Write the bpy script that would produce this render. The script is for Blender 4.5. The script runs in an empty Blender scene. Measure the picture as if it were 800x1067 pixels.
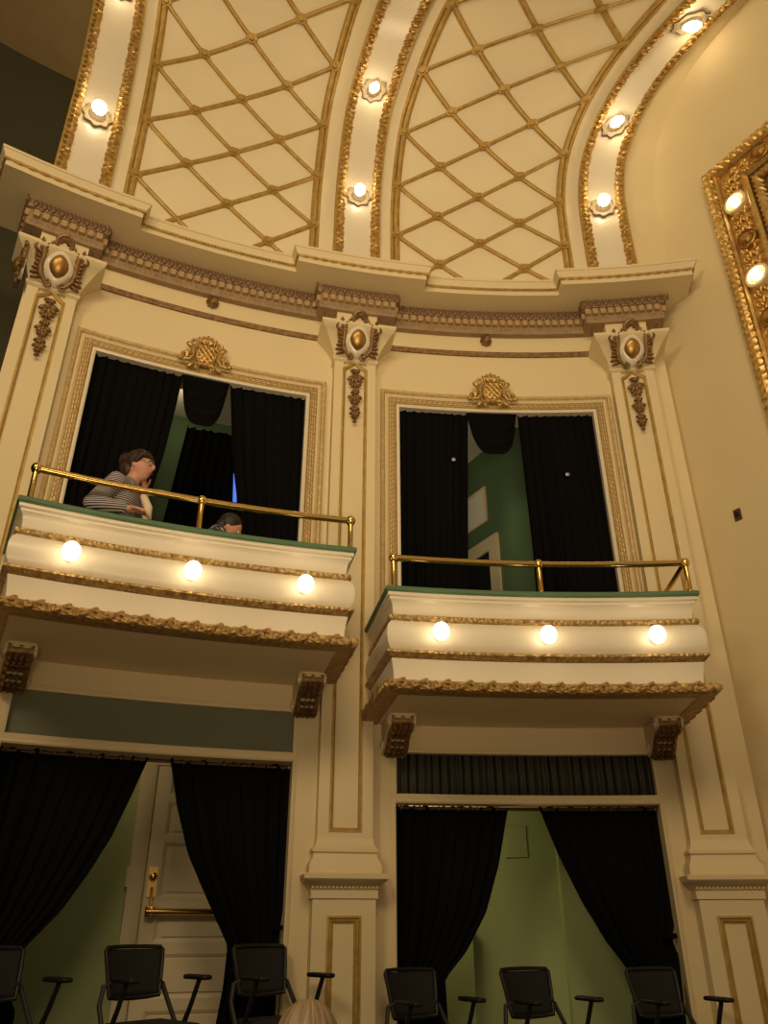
import bpy, bmesh, math, random
from mathutils import Vector, Matrix
random.seed(7)
SC = bpy.context.scene
COL = SC.collection
PI = math.pi
R_ = math.radians

# ------------------------------------------------------------------ camera, world, light, exposure
ZC = 1.15                                   # eye height above the floor of the boxes
PITCH = math.atan(815.0 / 1543.0)
cam_d = bpy.data.cameras.new('camera'); cam = bpy.data.objects.new('camera', cam_d); COL.objects.link(cam)
cam.location = (0, 0, ZC); cam.rotation_euler = (PI / 2 + PITCH, 0, 0)
cam_d.sensor_fit = 'VERTICAL'; cam_d.sensor_height = 24.0; cam_d.sensor_width = 18.0
cam_d.lens = 24.0 * 815.0 / 1067.0
cam_d.clip_end = 200; cam_d.clip_start = 0.05
SC.camera = cam

w = bpy.data.worlds.new('house_ambient'); SC.world = w; w.use_nodes = True
bg = w.node_tree.nodes['Background']; bg.inputs[0].default_value = (1.0, 0.76, 0.45, 1); bg.inputs[1].default_value = 0.245

def lamp(name, kind, loc, energy, color, size=0.2, target=None):
    d = bpy.data.lights.new(name, kind); d.energy = energy; d.color = color
    if kind == 'AREA': d.shape = 'DISK'; d.size = size
    elif kind in ('POINT', 'SPOT'): d.shadow_soft_size = size
    o = bpy.data.objects.new(name, d); COL.objects.link(o); o.location = loc
    if target is not None:
        o.rotation_euler = (Vector(target) - Vector(loc)).to_track_quat('-Z', 'Y').to_euler()
    return o
WARM = (1.0, 0.75, 0.43)
lamp('house_fill', 'AREA', (0.5, -3.5, 8.6), 240, WARM, 3.0, (0.6, 6.5, 5.5))  # added overhead fill for the general house light, no modelled fixture
lamp('side_fill', 'AREA', (-3.5, -2.0, 6.5), 165, WARM, 2.0, (2.0, 6.0, 4.0))  # added fill from the left, brightens the right wall

lamp('bounce_fill', 'AREA', (0.2, -1.6, 0.5), 62, WARM, 2.5, (0.2, 6.0, 7.2)).data.spread = R_(75)  # added low fill, stands for light bounced up onto the soffits

SC.view_settings.view_transform = 'Standard'
SC.view_settings.look = 'None'
SC.view_settings.exposure = 0.0
SC.view_settings.gamma = 1.0
SC.view_settings.use_curve_mapping = False

# ------------------------------------------------------------------ materials
def nodes_of(m):
    m.use_nodes = True
    return m.node_tree.nodes, m.node_tree.links, m.node_tree.nodes['Principled BSDF']

def mat(name, col, rough=0.5, metal=0.0, var=0.0, vscale=4.0, bump=0.0, bscale=60.0, col2=None, spec=None, sheen=0.0):
    m = bpy.data.materials.new(name); N, L, B = nodes_of(m)
    B.inputs['Base Color'].default_value = (*col, 1); B.inputs['Roughness'].default_value = rough
    B.inputs['Metallic'].default_value = metal
    if spec is not None: B.inputs['Specular IOR Level'].default_value = spec
    if sheen: B.inputs['Sheen Weight'].default_value = sheen; B.inputs['Sheen Roughness'].default_value = 0.4
    tc = N.new('ShaderNodeTexCoord')
    if var > 0 or col2 is not None:
        t = N.new('ShaderNodeTexNoise'); t.inputs['Scale'].default_value = vscale; t.inputs['Detail'].default_value = 6
        L.new(tc.outputs['Object'], t.inputs['Vector'])
        r = N.new('ShaderNodeValToRGB'); r.color_ramp.elements[0].position = 0.3; r.color_ramp.elements[1].position = 0.7
        c2 = col2 if col2 is not None else tuple(c * (1 - var) for c in col)
        r.color_ramp.elements[0].color = (*c2, 1); r.color_ramp.elements[1].color = (*col, 1)
        L.new(t.outputs['Fac'], r.inputs['Fac']); L.new(r.outputs['Color'], B.inputs['Base Color'])
    if bump > 0:
        t2 = N.new('ShaderNodeTexNoise'); t2.inputs['Scale'].default_value = bscale; t2.inputs['Detail'].default_value = 4
        L.new(tc.outputs['Object'], t2.inputs['Vector'])
        b = N.new('ShaderNodeBump'); b.inputs['Strength'].default_value = bump; b.inputs['Distance'].default_value = 0.01
        L.new(t2.outputs['Fac'], b.inputs['Height']); L.new(b.outputs['Normal'], B.inputs['Normal'])
    return m

def emis(name, col, strength):
    m = bpy.data.materials.new(name); N, L, B = nodes_of(m)
    B.inputs['Base Color'].default_value = (*col, 1)
    B.inputs['Emission Color'].default_value = (*col, 1); B.inputs['Emission Strength'].default_value = strength
    return m

M = {}
M['cream'] = mat('cream_paint', (0.74, 0.61, 0.37), 0.55, var=0.05, vscale=1.2, bump=0.08, bscale=25)
M['plaster'] = mat('plaster_buff', (0.74, 0.61, 0.36), 0.75, var=0.09, vscale=0.9, bump=0.1, bscale=18)
M['panel'] = mat('cove_panel_cream', (0.78, 0.67, 0.46), 0.7, var=0.07, vscale=1.3)
M['white'] = mat('white_gloss', (0.76, 0.68, 0.54), 0.25, var=0.03, vscale=3, bump=0.04, bscale=12)
M['gold'] = mat('gold_leaf', (0.72, 0.50, 0.19), 0.40, 0.70, col2=(0.40, 0.24, 0.07), vscale=26, bump=0.35, bscale=90)
M['gold_dull'] = mat('gold_dull', (0.50, 0.32, 0.11), 0.48, 0.55, col2=(0.22, 0.125, 0.04), vscale=30, bump=0.3, bscale=90)
M['dish'] = mat('pale_gilt_dish', (0.85, 0.70, 0.42), 0.35, 0.4)
M['gold_bright'] = mat('gold_bright', (0.85, 0.60, 0.22), 0.30, 0.8, col2=(0.55, 0.33, 0.09), vscale=30, bump=0.3, bscale=110)
M['gold_matt'] = mat('gold_paint', (0.50, 0.33, 0.09), 0.5, 0.35, col2=(0.36, 0.22, 0.055), vscale=14)
M['bronze'] = mat('antique_gold', (0.33, 0.19, 0.075), 0.45, 0.5, col2=(0.14, 0.075, 0.032), vscale=24, bump=0.3, bscale=80)
M['boss'] = mat('gold_boss', (0.52, 0.31, 0.09), 0.38, 0.8, col2=(0.36, 0.20, 0.06), vscale=9)
M['pale_gold'] = mat('pale_gold_trim', (0.60, 0.45, 0.23), 0.5, 0.15, col2=(0.42, 0.28, 0.11), vscale=30)
M['rosette'] = mat('rosette_shaded', (0.22, 0.17, 0.10), 0.6)  # darkened colour holds the shade of a rosette backlit by its bulb
M['dentil'] = mat('dentil_tan', (0.36, 0.245, 0.135), 0.6, 0.1, col2=(0.27, 0.175, 0.095), vscale=12)
M['dentil_light'] = mat('dentil_light', (0.50, 0.34, 0.17), 0.55, 0.15, col2=(0.40, 0.26, 0.12), vscale=20)
M['dentil_dark'] = mat('dentil_brown', (0.22, 0.125, 0.07), 0.6, 0.2, col2=(0.20, 0.11, 0.06), vscale=14)
M['brass'] = mat('polished_brass', (0.80, 0.53, 0.17), 0.17, 1.0)
M['green'] = mat('green_ledge', (0.085, 0.17, 0.085), 0.6, var=0.15, vscale=8)
M['green_wall'] = mat('green_wall', (0.085, 0.15, 0.07), 0.8, var=0.1, vscale=2)
M['sage_wall'] = mat('sage_wall', (0.34, 0.40, 0.19), 0.8, var=0.06, vscale=2)
M['grey_green'] = mat('grey_green_board', (0.15, 0.165, 0.10), 0.6, var=0.08, vscale=3)
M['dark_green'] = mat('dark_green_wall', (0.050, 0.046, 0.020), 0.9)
M['brown_ceiling'] = mat('brown_ceiling', (0.42, 0.30, 0.14), 0.8, var=0.1)
M['velvet'] = mat('black_velvet', (0.0035, 0.0035, 0.005), 0.85, spec=0.08)
M['velvet2'] = mat('black_curtain', (0.0035, 0.0035, 0.004), 0.85, spec=0.06)
M['pleat'] = mat('dark_pleat', (0.06, 0.058, 0.045), 0.65)
M['rod'] = mat('dark_rod', (0.12, 0.065, 0.035), 0.4, 0.5)
M['steel'] = mat('grey_metal', (0.35, 0.33, 0.30), 0.4, 0.8)
M['door'] = mat('cream_door', (0.66, 0.56, 0.38), 0.5, var=0.04, vscale=3)
M['black_plastic'] = mat('black_plastic', (0.005, 0.005, 0.005), 0.55)
M['mesh'] = mat('black_mesh', (0.0045, 0.004, 0.004), 0.8)
M['chair_frame'] = mat('chair_frame_grey', (0.022, 0.020, 0.018), 0.55, 0.2)
M['cushion'] = mat('chair_cushion', (0.008, 0.008, 0.010), 0.9)
M['pale'] = mat('pale_ceiling', (0.70, 0.66, 0.56), 0.8)
M['paper'] = mat('white_board', (0.72, 0.70, 0.64), 0.7)
M['carpet'] = mat('dark_carpet', (0.06, 0.03, 0.02), 0.95, bump=0.3, bscale=200)
M['skin'] = mat('skin', (0.55, 0.27, 0.18), 0.5, var=0.06, vscale=20)
M['hair_dark'] = mat('hair_auburn', (0.030, 0.011, 0.008), 0.45, bump=0.6, bscale=70)
M['hair_black'] = mat('hair_black', (0.012, 0.009, 0.008), 0.5, bump=0.5, bscale=70)
M['trousers'] = mat('dark_trousers', (0.02, 0.02, 0.03), 0.8)
M['cream_cloth'] = mat('cream_cloth', (0.70, 0.60, 0.42), 0.8)
M['lens'] = mat('dark_lens', (0.01, 0.008, 0.008), 0.15)
M['eye'] = mat('eye_white', (0.75, 0.72, 0.68), 0.3)
M['lip'] = mat('lip', (0.45, 0.15, 0.12), 0.5)
M['olive'] = mat('olive_cloth', (0.10, 0.11, 0.055), 0.85)
M['navy'] = mat('navy_cloth', (0.02, 0.025, 0.05), 0.85)
M['bulb'] = emis('lit_bulb', (1.0, 0.80, 0.50), 6.5)
M['bulb_rib'] = emis('lit_rib_bulb', (1.0, 0.80, 0.48), 20.0)
M['bulb_frame'] = emis('lit_frame_bulb', (1.0, 0.85, 0.58), 14.0)
M['blue_slit'] = emis('blue_lit_gap', (0.10, 0.24, 0.95), 0.8)

def uv_material(name, build):
    m = bpy.data.materials.new(name); N, L, B = nodes_of(m)
    uv = N.new('ShaderNodeUVMap'); build(N, L, B, uv.outputs['UV']); return m

def _fret(N, L, B, uv):       # interlaced fret cut in low relief
    a = N.new('ShaderNodeTexBrick'); a.inputs['Scale'].default_value = 1.0
    a.inputs['Brick Width'].default_value = 0.05; a.inputs['Row Height'].default_value = 0.022; a.inputs['Mortar Size'].default_value = 0.006
    a.inputs['Color1'].default_value = (0.66, 0.50, 0.26, 1); a.inputs['Color2'].default_value = (0.60, 0.44, 0.20, 1); a.inputs['Mortar'].default_value = (0.36, 0.22, 0.075, 1)
    L.new(uv, a.inputs['Vector']); L.new(a.outputs['Color'], B.inputs['Base Color'])
    v = N.new('ShaderNodeTexVoronoi'); v.feature = 'DISTANCE_TO_EDGE'; v.inputs['Scale'].default_value = 30; L.new(uv, v.inputs['Vector'])
    mx = N.new('ShaderNodeMath'); mx.operation = 'MULTIPLY'; L.new(a.outputs['Fac'], mx.inputs[0]); mx.inputs[1].default_value = -0.6
    ad = N.new('ShaderNodeMath'); ad.operation = 'ADD'; L.new(mx.outputs[0], ad.inputs[0]); L.new(v.outputs['Distance'], ad.inputs[1])
    b = N.new('ShaderNodeBump'); b.inputs['Strength'].default_value = 0.7; b.inputs['Distance'].default_value = 0.012
    L.new(ad.outputs[0], b.inputs['Height']); L.new(b.outputs['Normal'], B.inputs['Normal'])
    B.inputs['Roughness'].default_value = 0.45; B.inputs['Metallic'].default_value = 0.3
M['fret'] = uv_material('fret_gold_cream', _fret)

def _carved(N, L, B, uv):     # flat gilded band with fine carved foliage
    v = N.new('ShaderNodeTexVoronoi'); v.feature = 'SMOOTH_F1'; v.inputs['Scale'].default_value = 38; L.new(uv, v.inputs['Vector'])
    r = N.new('ShaderNodeValToRGB'); r.color_ramp.elements[0].color = (0.60, 0.42, 0.17, 1); r.color_ramp.elements[1].color = (0.24, 0.14, 0.045, 1)
    r.color_ramp.elements[1].position = 0.75
    L.new(v.outputs['Distance'], r.inputs['Fac']); L.new(r.outputs['Color'], B.inputs['Base Color'])
    b = N.new('ShaderNodeBump'); b.invert = True; b.inputs['Strength'].default_value = 0.9; b.inputs['Distance'].default_value = 0.015
    L.new(v.outputs['Distance'], b.inputs['Height']); L.new(b.outputs['Normal'], B.inputs['Normal'])
    B.inputs['Roughness'].default_value = 0.42; B.inputs['Metallic'].default_value = 0.5
M['carved'] = uv_material('carved_gold', _carved)

def stripes(name, c1, c2, freq, axis=2):
    m = bpy.data.materials.new(name); N, L, B = nodes_of(m)
    tc = N.new('ShaderNodeTexCoord'); s = N.new('ShaderNodeSeparateXYZ'); L.new(tc.outputs['Object'], s.inputs[0])
    mu = N.new('ShaderNodeMath'); mu.operation = 'MULTIPLY'; mu.inputs[1].default_value = freq; L.new(s.outputs[axis], mu.inputs[0])
    f = N.new('ShaderNodeMath'); f.operation = 'FRACT'; L.new(mu.outputs[0], f.inputs[0])
    g = N.new('ShaderNodeMath'); g.operation = 'GREATER_THAN'; g.inputs[1].default_value = 0.52; L.new(f.outputs[0], g.inputs[0])
    x = N.new('ShaderNodeMix'); x.data_type = 'RGBA'; L.new(g.outputs[0], x.inputs['Factor'])
    x.inputs['A'].default_value = (*c1, 1); x.inputs['B'].default_value = (*c2, 1)
    L.new(x.outputs['Result'], B.inputs['Base Color']); B.inputs['Roughness'].default_value = 0.85
    return m
M['stripes'] = stripes('striped_knit', (0.02, 0.018, 0.03), (0.46, 0.40, 0.40), 62)

def floral():
    m = bpy.data.materials.new('floral_cloth'); N, L, B = nodes_of(m)
    tc = N.new('ShaderNodeTexCoord'); v = N.new('ShaderNodeTexVoronoi'); v.inputs['Scale'].default_value = 22; L.new(tc.outputs['Object'], v.inputs['Vector'])
    r = N.new('ShaderNodeValToRGB'); r.color_ramp.interpolation = 'CONSTANT'
    e = r.color_ramp.elements; e[0].color = (0.02, 0.02, 0.025, 1); e[1].position = 0.45; e[1].color = (0.45, 0.40, 0.32, 1)
    k = e.new(0.62); k.color = (0.06, 0.16, 0.19, 1); k = e.new(0.8); k.color = (0.03, 0.03, 0.03, 1)
    L.new(v.outputs['Color'], r.inputs['Fac']); L.new(r.outputs['Color'], B.inputs['Base Color']); B.inputs['Roughness'].default_value = 0.85
    return m
M['floral'] = floral()

def hair_grey():
    m = bpy.data.materials.new('hair_greyblond'); N, L, B = nodes_of(m)
    tc = N.new('ShaderNodeTexCoord'); sp = N.new('ShaderNodeSeparateXYZ'); L.new(tc.outputs['Object'], sp.inputs[0])
    sx = N.new('ShaderNodeMath'); sx.operation = 'SUBTRACT'; sx.inputs[1].default_value = 0.06; L.new(sp.outputs[0], sx.inputs[0])   # strands fall away from the crown
    an = N.new('ShaderNodeMath'); an.operation = 'ARCTAN2'; L.new(sp.outputs[1], an.inputs[0]); L.new(sx.outputs[0], an.inputs[1])
    cb = N.new('ShaderNodeCombineXYZ'); m1 = N.new('ShaderNodeMath'); m1.operation = 'MULTIPLY'; m1.inputs[1].default_value = 11; L.new(an.outputs[0], m1.inputs[0]); L.new(m1.outputs[0], cb.inputs[0])
    m2 = N.new('ShaderNodeMath'); m2.operation = 'MULTIPLY'; m2.inputs[1].default_value = 6; L.new(sp.outputs[2], m2.inputs[0]); L.new(m2.outputs[0], cb.inputs[1])
    t = N.new('ShaderNodeTexNoise'); t.inputs['Scale'].default_value = 1.5; t.inputs['Detail'].default_value = 4; L.new(cb.outputs[0], t.inputs['Vector'])
    r = N.new('ShaderNodeValToRGB'); r.color_ramp.elements[0].position = 0.35; r.color_ramp.elements[1].position = 0.68
    r.color_ramp.elements[0].color = (0.17, 0.105, 0.055, 1); r.color_ramp.elements[1].color = (0.42, 0.31, 0.20, 1)
    L.new(t.outputs['Fac'], r.inputs['Fac']); L.new(r.outputs['Color'], B.inputs['Base Color'])
    b = N.new('ShaderNodeBump'); b.inputs['Strength'].default_value = 0.35; b.inputs['Distance'].default_value = 0.006
    L.new(t.outputs['Fac'], b.inputs['Height']); L.new(b.outputs['Normal'], B.inputs['Normal']); B.inputs['Roughness'].default_value = 0.5
    return m
M['hair_grey'] = hair_grey()

# ------------------------------------------------------------------ geometry helpers
CX, CY, RW = 1.56, -2.75, 9.40              # the facade is a concave arc: s runs along it, p stands out from it, z above the eye
def wp(s, p, z):
    a = s / RW
    return (CX + (RW - p) * math.sin(a), CY + (RW - p) * math.cos(a), z + ZC)

ROOT = {}
class MB:
    def __init__(self): self.v = []; self.f = []; self.uv = {}
    def add(self, vs, fs, uvs=None):
        b = len(self.v); self.v += [tuple(x) for x in vs]; self.f += [tuple(i + b for i in q) for q in fs]
        if uvs:
            for i, u in enumerate(uvs): self.uv[b + i] = u
        return self
    def build(self, name, material, parent=None, smooth=35, solid=0, remesh=0, label=None):
        vs = self.v
        if parent is not None and parent.name in ROOT:
            inv = ROOT[parent.name]; vs = [tuple(inv @ Vector(q)) for q in vs]
        me = bpy.data.meshes.new(name); me.from_pydata(vs, [], self.f); me.update()
        bm = bmesh.new(); bm.from_mesh(me); bmesh.ops.remove_doubles(bm, verts=bm.verts, dist=1e-5) if not self.uv else None
        bmesh.ops.recalc_face_normals(bm, faces=bm.faces); bm.to_mesh(me); bm.free()
        if self.uv:
            l = me.uv_layers.new(name='UVMap')
            for lp in me.loops: l.data[lp.index].uv = self.uv.get(lp.vertex_index, (0, 0))
        me.materials.append(material)
        if smooth:
            for q in me.polygons: q.use_smooth = True
            try: me.set_sharp_from_angle(angle=R_(smooth))
            except Exception: pass
        o = bpy.data.objects.new(name, me); COL.objects.link(o)
        if parent is not None:
            o.parent = parent
            if parent.name in ROOT: ROOT[o.name] = ROOT[parent.name]
        else: ROOT[o.name] = Matrix.Identity(4)
        if solid:
            md = o.modifiers.new('thickness', 'SOLIDIFY'); md.thickness = solid; md.offset = 0
        if remesh:
            md = o.modifiers.new('surface', 'REMESH'); md.mode = 'VOXEL'; md.voxel_size = remesh; md.use_smooth_shade = True
            sm = o.modifiers.new('soften', 'SMOOTH'); sm.iterations = 4; sm.factor = 0.5
        if label: o['label'] = label
        return o

def tag(o, label=None, cat=None, group=None, kind=None):
    if label: o['label'] = label
    if cat: o['category'] = cat
    if group: o['group'] = group
    if kind: o['kind'] = kind
    return o
def thing(name, label, cat, loc=(0, 0, 0), rz=0.0, group=None, kind=None):
    o = bpy.data.objects.new(name, None); COL.objects.link(o); o.empty_display_size = 0.1
    o.location = loc; o.rotation_euler = (0, 0, rz)
    ROOT[o.name] = (Matrix.Translation(loc) @ Matrix.Rotation(rz, 4, 'Z')).inverted()
    return tag(o, label, cat, group, kind)
def struct(mb, name, material, label=None, cat=None, smooth=35):
    o = mb.build(name, material, None, smooth); o['kind'] = 'structure'
    if label: o['label'] = label
    if cat: o['category'] = cat
    return o

def densify(path, step, closed=False):
    out = []; n = len(path)
    for i in range(n if closed else n - 1):
        a = path[i]; b = path[(i + 1) % n]; d = math.hypot(b[0] - a[0], b[1] - a[1]); k = max(1, int(math.ceil(d / step)))
        for j in range(k): out.append((a[0] + (b[0] - a[0]) * j / k, a[1] + (b[1] - a[1]) * j / k))
    if not closed: out.append(path[-1])
    return out
def miters(path, closed=False):
    n = len(path); out = []
    def nrm(a, b):
        dx, dy = b[0] - a[0], b[1] - a[1]; l = math.hypot(dx, dy) or 1; return (-dy / l, dx / l)
    for i in range(n):
        n1 = nrm(path[i - 1], path[i]) if (closed or i > 0) else None
        n2 = nrm(path[i], path[(i + 1) % n]) if (closed or i < n - 1) else None
        if n1 is None: n1 = n2
        if n2 is None: n2 = n1
        bx, by = n1[0] + n2[0], n1[1] + n2[1]; l = bx * bx + by * by
        if l < 1e-9: out.append(n1)
        else: out.append((2 * bx / l, 2 * by / l))
    return out
def sweep(mb, path, prof, fn, step=0.12, closed=False, loop=True, mod=None):
    """profile (offset along the path's left normal, third coordinate) carried along a path and mapped by fn(a, b, h)"""
    C_ = miters(path, closed); m = len(prof); nseg = len(path) if closed else len(path) - 1
    vs = []; uv = []; u = 0.0; vl = [0.0]
    for j in range(1, m): vl.append(vl[-1] + math.hypot(prof[j][0] - prof[j - 1][0], prof[j][1] - prof[j - 1][1]))
    rows = []
    for i in range(nseg):
        i2 = (i + 1) % len(path); d = math.hypot(path[i2][0] - path[i][0], path[i2][1] - path[i][1]); k = max(1, int(math.ceil(d / step)))
        for q in range(k + (1 if (i == nseg - 1 and not closed) else 0)): rows.append((i, i2, q / k, u + d * q / k))
        u += d
    n = len(rows)
    for i, i2, f, uu in rows:
        for j, (o, h) in enumerate(prof):
            if mod: o, h = mod(uu, j, o, h)
            ax, ay = path[i][0] + C_[i][0] * o, path[i][1] + C_[i][1] * o; bx, by = path[i2][0] + C_[i2][0] * o, path[i2][1] + C_[i2][1] * o
            vs.append(fn(ax + (bx - ax) * f, ay + (by - ay) * f, h)); uv.append((uu, vl[j]))
    fs = []
    for i in range(n if closed else n - 1):
        k = (i + 1) % n
        for j in range(m if loop else m - 1):
            l = (j + 1) % m; fs.append((i * m + j, i * m + l, k * m + l, k * m + j))
    if loop and not closed: fs.append(tuple(range(m))); fs.append(tuple((n - 1) * m + j for j in reversed(range(m))))
    mb.add(vs, fs, uv); return mb
W_SP = lambda a, b, h: wp(a, b, h)          # path in (s, p), profile third = z
W_SZ = lambda a, b, h: wp(a, h, b)          # path in (s, z), profile third = p

def rod_profile(r, n=8, c=(0, 0), half=False):
    a = [(2 * PI * k / n) for k in range(n)] if not half else [PI * k / (n - 1) for k in range(n)]
    return [(c[0] + r * math.cos(t), c[1] + r * math.sin(t)) for t in a]
def tube(mb, pts, rad, n=8, caps=True, flat=None):
    """round bar through world points; rad is a number or one radius per point"""
    P = [Vector(q) for q in pts]; k = len(P)
    rad = [rad] * k if not hasattr(rad, '__len__') else rad
    T = []
    for i in range(k):
        t = (P[min(i + 1, k - 1)] - P[max(i - 1, 0)]); T.append(t.normalized() if t.length > 1e-9 else Vector((0, 0, 1)))
    ref = Vector((0, 0, 1)) if abs(T[0].z) < 0.9 else Vector((1, 0, 0))
    u = T[0].cross(ref).normalized(); vs = []
    for i in range(k):
        u = (u - T[i] * u.dot(T[i])); u = u.normalized() if u.length > 1e-6 else T[i].orthogonal().normalized()
        v = T[i].cross(u)
        for j in range(n):
            a = 2 * PI * j / n; vs.append(P[i] + (u * math.cos(a) + v * math.sin(a)) * rad[i])
    fs = [(i * n + j, i * n + (j + 1) % n, (i + 1) * n + (j + 1) % n, (i + 1) * n + j) for i in range(k - 1) for j in range(n)]
    if caps: fs += [tuple(reversed(range(n))), tuple((k - 1) * n + j for j in range(n))]
    mb.add(vs, fs); return mb
def capsule(mb, pts, rad, n=10):
    """tube with rounded ends"""
    P = [Vector(q) for q in pts]; rad = [rad] * len(P) if not hasattr(rad, '__len__') else list(rad)
    d0 = (P[0] - P[1]).normalized(); d1 = (P[-1] - P[-2]).normalized(); r0, r1 = rad[0], rad[-1]
    pre = [(P[0] + d0 * r0 * math.sin(a), r0 * math.cos(a)) for a in (1.5, 1.1, 0.55)]
    post = [(P[-1] + d1 * r1 * math.sin(a), r1 * math.cos(a)) for a in (0.55, 1.1, 1.5)]
    tube(mb, [q for q, r in pre] + P + [q for q, r in post], [r for q, r in pre] + rad + [r for q, r in post], n)
def ellipsoid(mb, c, axes, nu=12, nv=8, fn=None):
    """axes: three vectors (half-lengths included)"""
    c = Vector(c); A = [Vector(a) for a in axes]; vs = [c + A[2]]
    for i in range(1, nv):
        th = PI * i / nv
        for j in range(nu):
            ph = 2 * PI * j / nu; vs.append(c + A[0] * (math.sin(th) * math.cos(ph)) + A[1] * (math.sin(th) * math.sin(ph)) + A[2] * math.cos(th))
    vs.append(c - A[2]); L = len(vs) - 1; fs = []
    for j in range(nu): fs.append((0, 1 + j, 1 + (j + 1) % nu))
    for i in range(nv - 2):
        for j in range(nu): a = 1 + i * nu; fs.append((a + j, a + nu + j, a + nu + (j + 1) % nu, a + (j + 1) % nu))
    a = 1 + (nv - 2) * nu
    for j in range(nu): fs.append((L, a + (j + 1) % nu, a + j))
    if fn: vs = [fn(*q) for q in vs]
    mb.add(vs, fs); return mb
def ball(mb, c, r, nu=12, nv=8, fn=None): return ellipsoid(mb, c, ((r, 0, 0), (0, r, 0), (0, 0, r)), nu, nv, fn)
def box(mb, x0, x1, y0, y1, z0, z1, fn=None, nx=1):
    vs = []; fs = []
    for i in range(nx + 1):
        x = x0 + (x1 - x0) * i / nx
        vs += [(x, y0, z0), (x, y1, z0), (x, y1, z1), (x, y0, z1)]
    for i in range(nx):
        a = 4 * i
        for j in range(4): k = (j + 1) % 4; fs.append((a + j, a + k, a + 4 + k, a + 4 + j))
    fs += [(0, 3, 2, 1), (4 * nx, 4 * nx + 1, 4 * nx + 2, 4 * nx + 3)]
    if fn: vs = [fn(*q) for q in vs]
    mb.add(vs, fs); return mb
def wbox(mb, s0, s1, p0, p1, z0, z1): return box(mb, s0, s1, p0, p1, z0, z1, wp, max(1, int((s1 - s0) / 0.15)))
def rbox(mb, c, ax, half, bev=0.02):
    """rounded box: centre, three unit axes, half sizes"""
    bm = bmesh.new(); bmesh.ops.create_cube(bm, size=2)
    for v in bm.verts: v.co = Vector((v.co.x * half[0], v.co.y * half[1], v.co.z * half[2]))
    bmesh.ops.bevel(bm, geom=list(bm.edges), offset=bev, segments=3, affect='EDGES', profile=0.5)
    c = Vector(c); A = [Vector(a) for a in ax]; bm.verts.index_update()
    mb.add([c + A[0] * v.co.x + A[1] * v.co.y + A[2] * v.co.z for v in bm.verts], [tuple(v.index for v in f.verts) for f in bm.faces]); bm.free()
def spiral(cx, cy, r0, r1, a0, a1, n=18):
    return [(cx + (r0 + (r1 - r0) * k / n) * math.cos(a0 + (a1 - a0) * k / n), cy + (r0 + (r1 - r0) * k / n) * math.sin(a0 + (a1 - a0) * k / n)) for k in range(n + 1)]
def lathe(mb, prof, fn, n=20, petals=0, pamp=0.0):
    """profile (radius, height) turned about an axis and mapped by fn(x, y, h)"""
    m = len(prof); vs = []; fs = []
    for j in range(n):
        a = 2 * PI * j / n
        for r, h in prof:
            q = r * (1 + (pamp * math.cos(petals * a) if petals and r > 0.6 * max(x for x, _ in prof) else 0))
            vs.append(fn(q * math.cos(a), q * math.sin(a), h))
    for j in range(n):
        k = (j + 1) % n
        for i in range(m - 1): fs.append((j * m + i, j * m + i + 1, k * m + i + 1, k * m + i))
    mb.add(vs, fs); return mb
def dup(root, loc, rz, label=None, group=None):
    r = root.copy(); COL.objects.link(r); r.location = loc; r.rotation_euler = (0, 0, rz)
    if label: r['label'] = label
    if group: r['group'] = group
    for ch in list(root.children):
        c = ch.copy(); COL.objects.link(c); c.parent = r
        for g in ch.children:
            d = g.copy(); COL.objects.link(d); d.parent = c
    return r
def at_wall(s0, z0, p0, sc=1.0, rot=0.0):
    ca, sa = math.cos(rot) * sc, math.sin(rot) * sc
    return lambda x, y, h: wp(s0 + x * ca - y * sa, p0 + h * sc, z0 + x * sa + y * ca)
def wthing(name, label, cat, s, p, z, group=None, kind=None): return thing(name, label, cat, wp(s, p, z), -s / RW, group, kind)

PIL = (-4.83, -1.89, 1.02)                  # centre lines of the three pilasters
BAY = (-3.36, -0.415)                       # centre lines of the two bays
STEP = 0.285                                # the first bay's box sits this much higher

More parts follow.
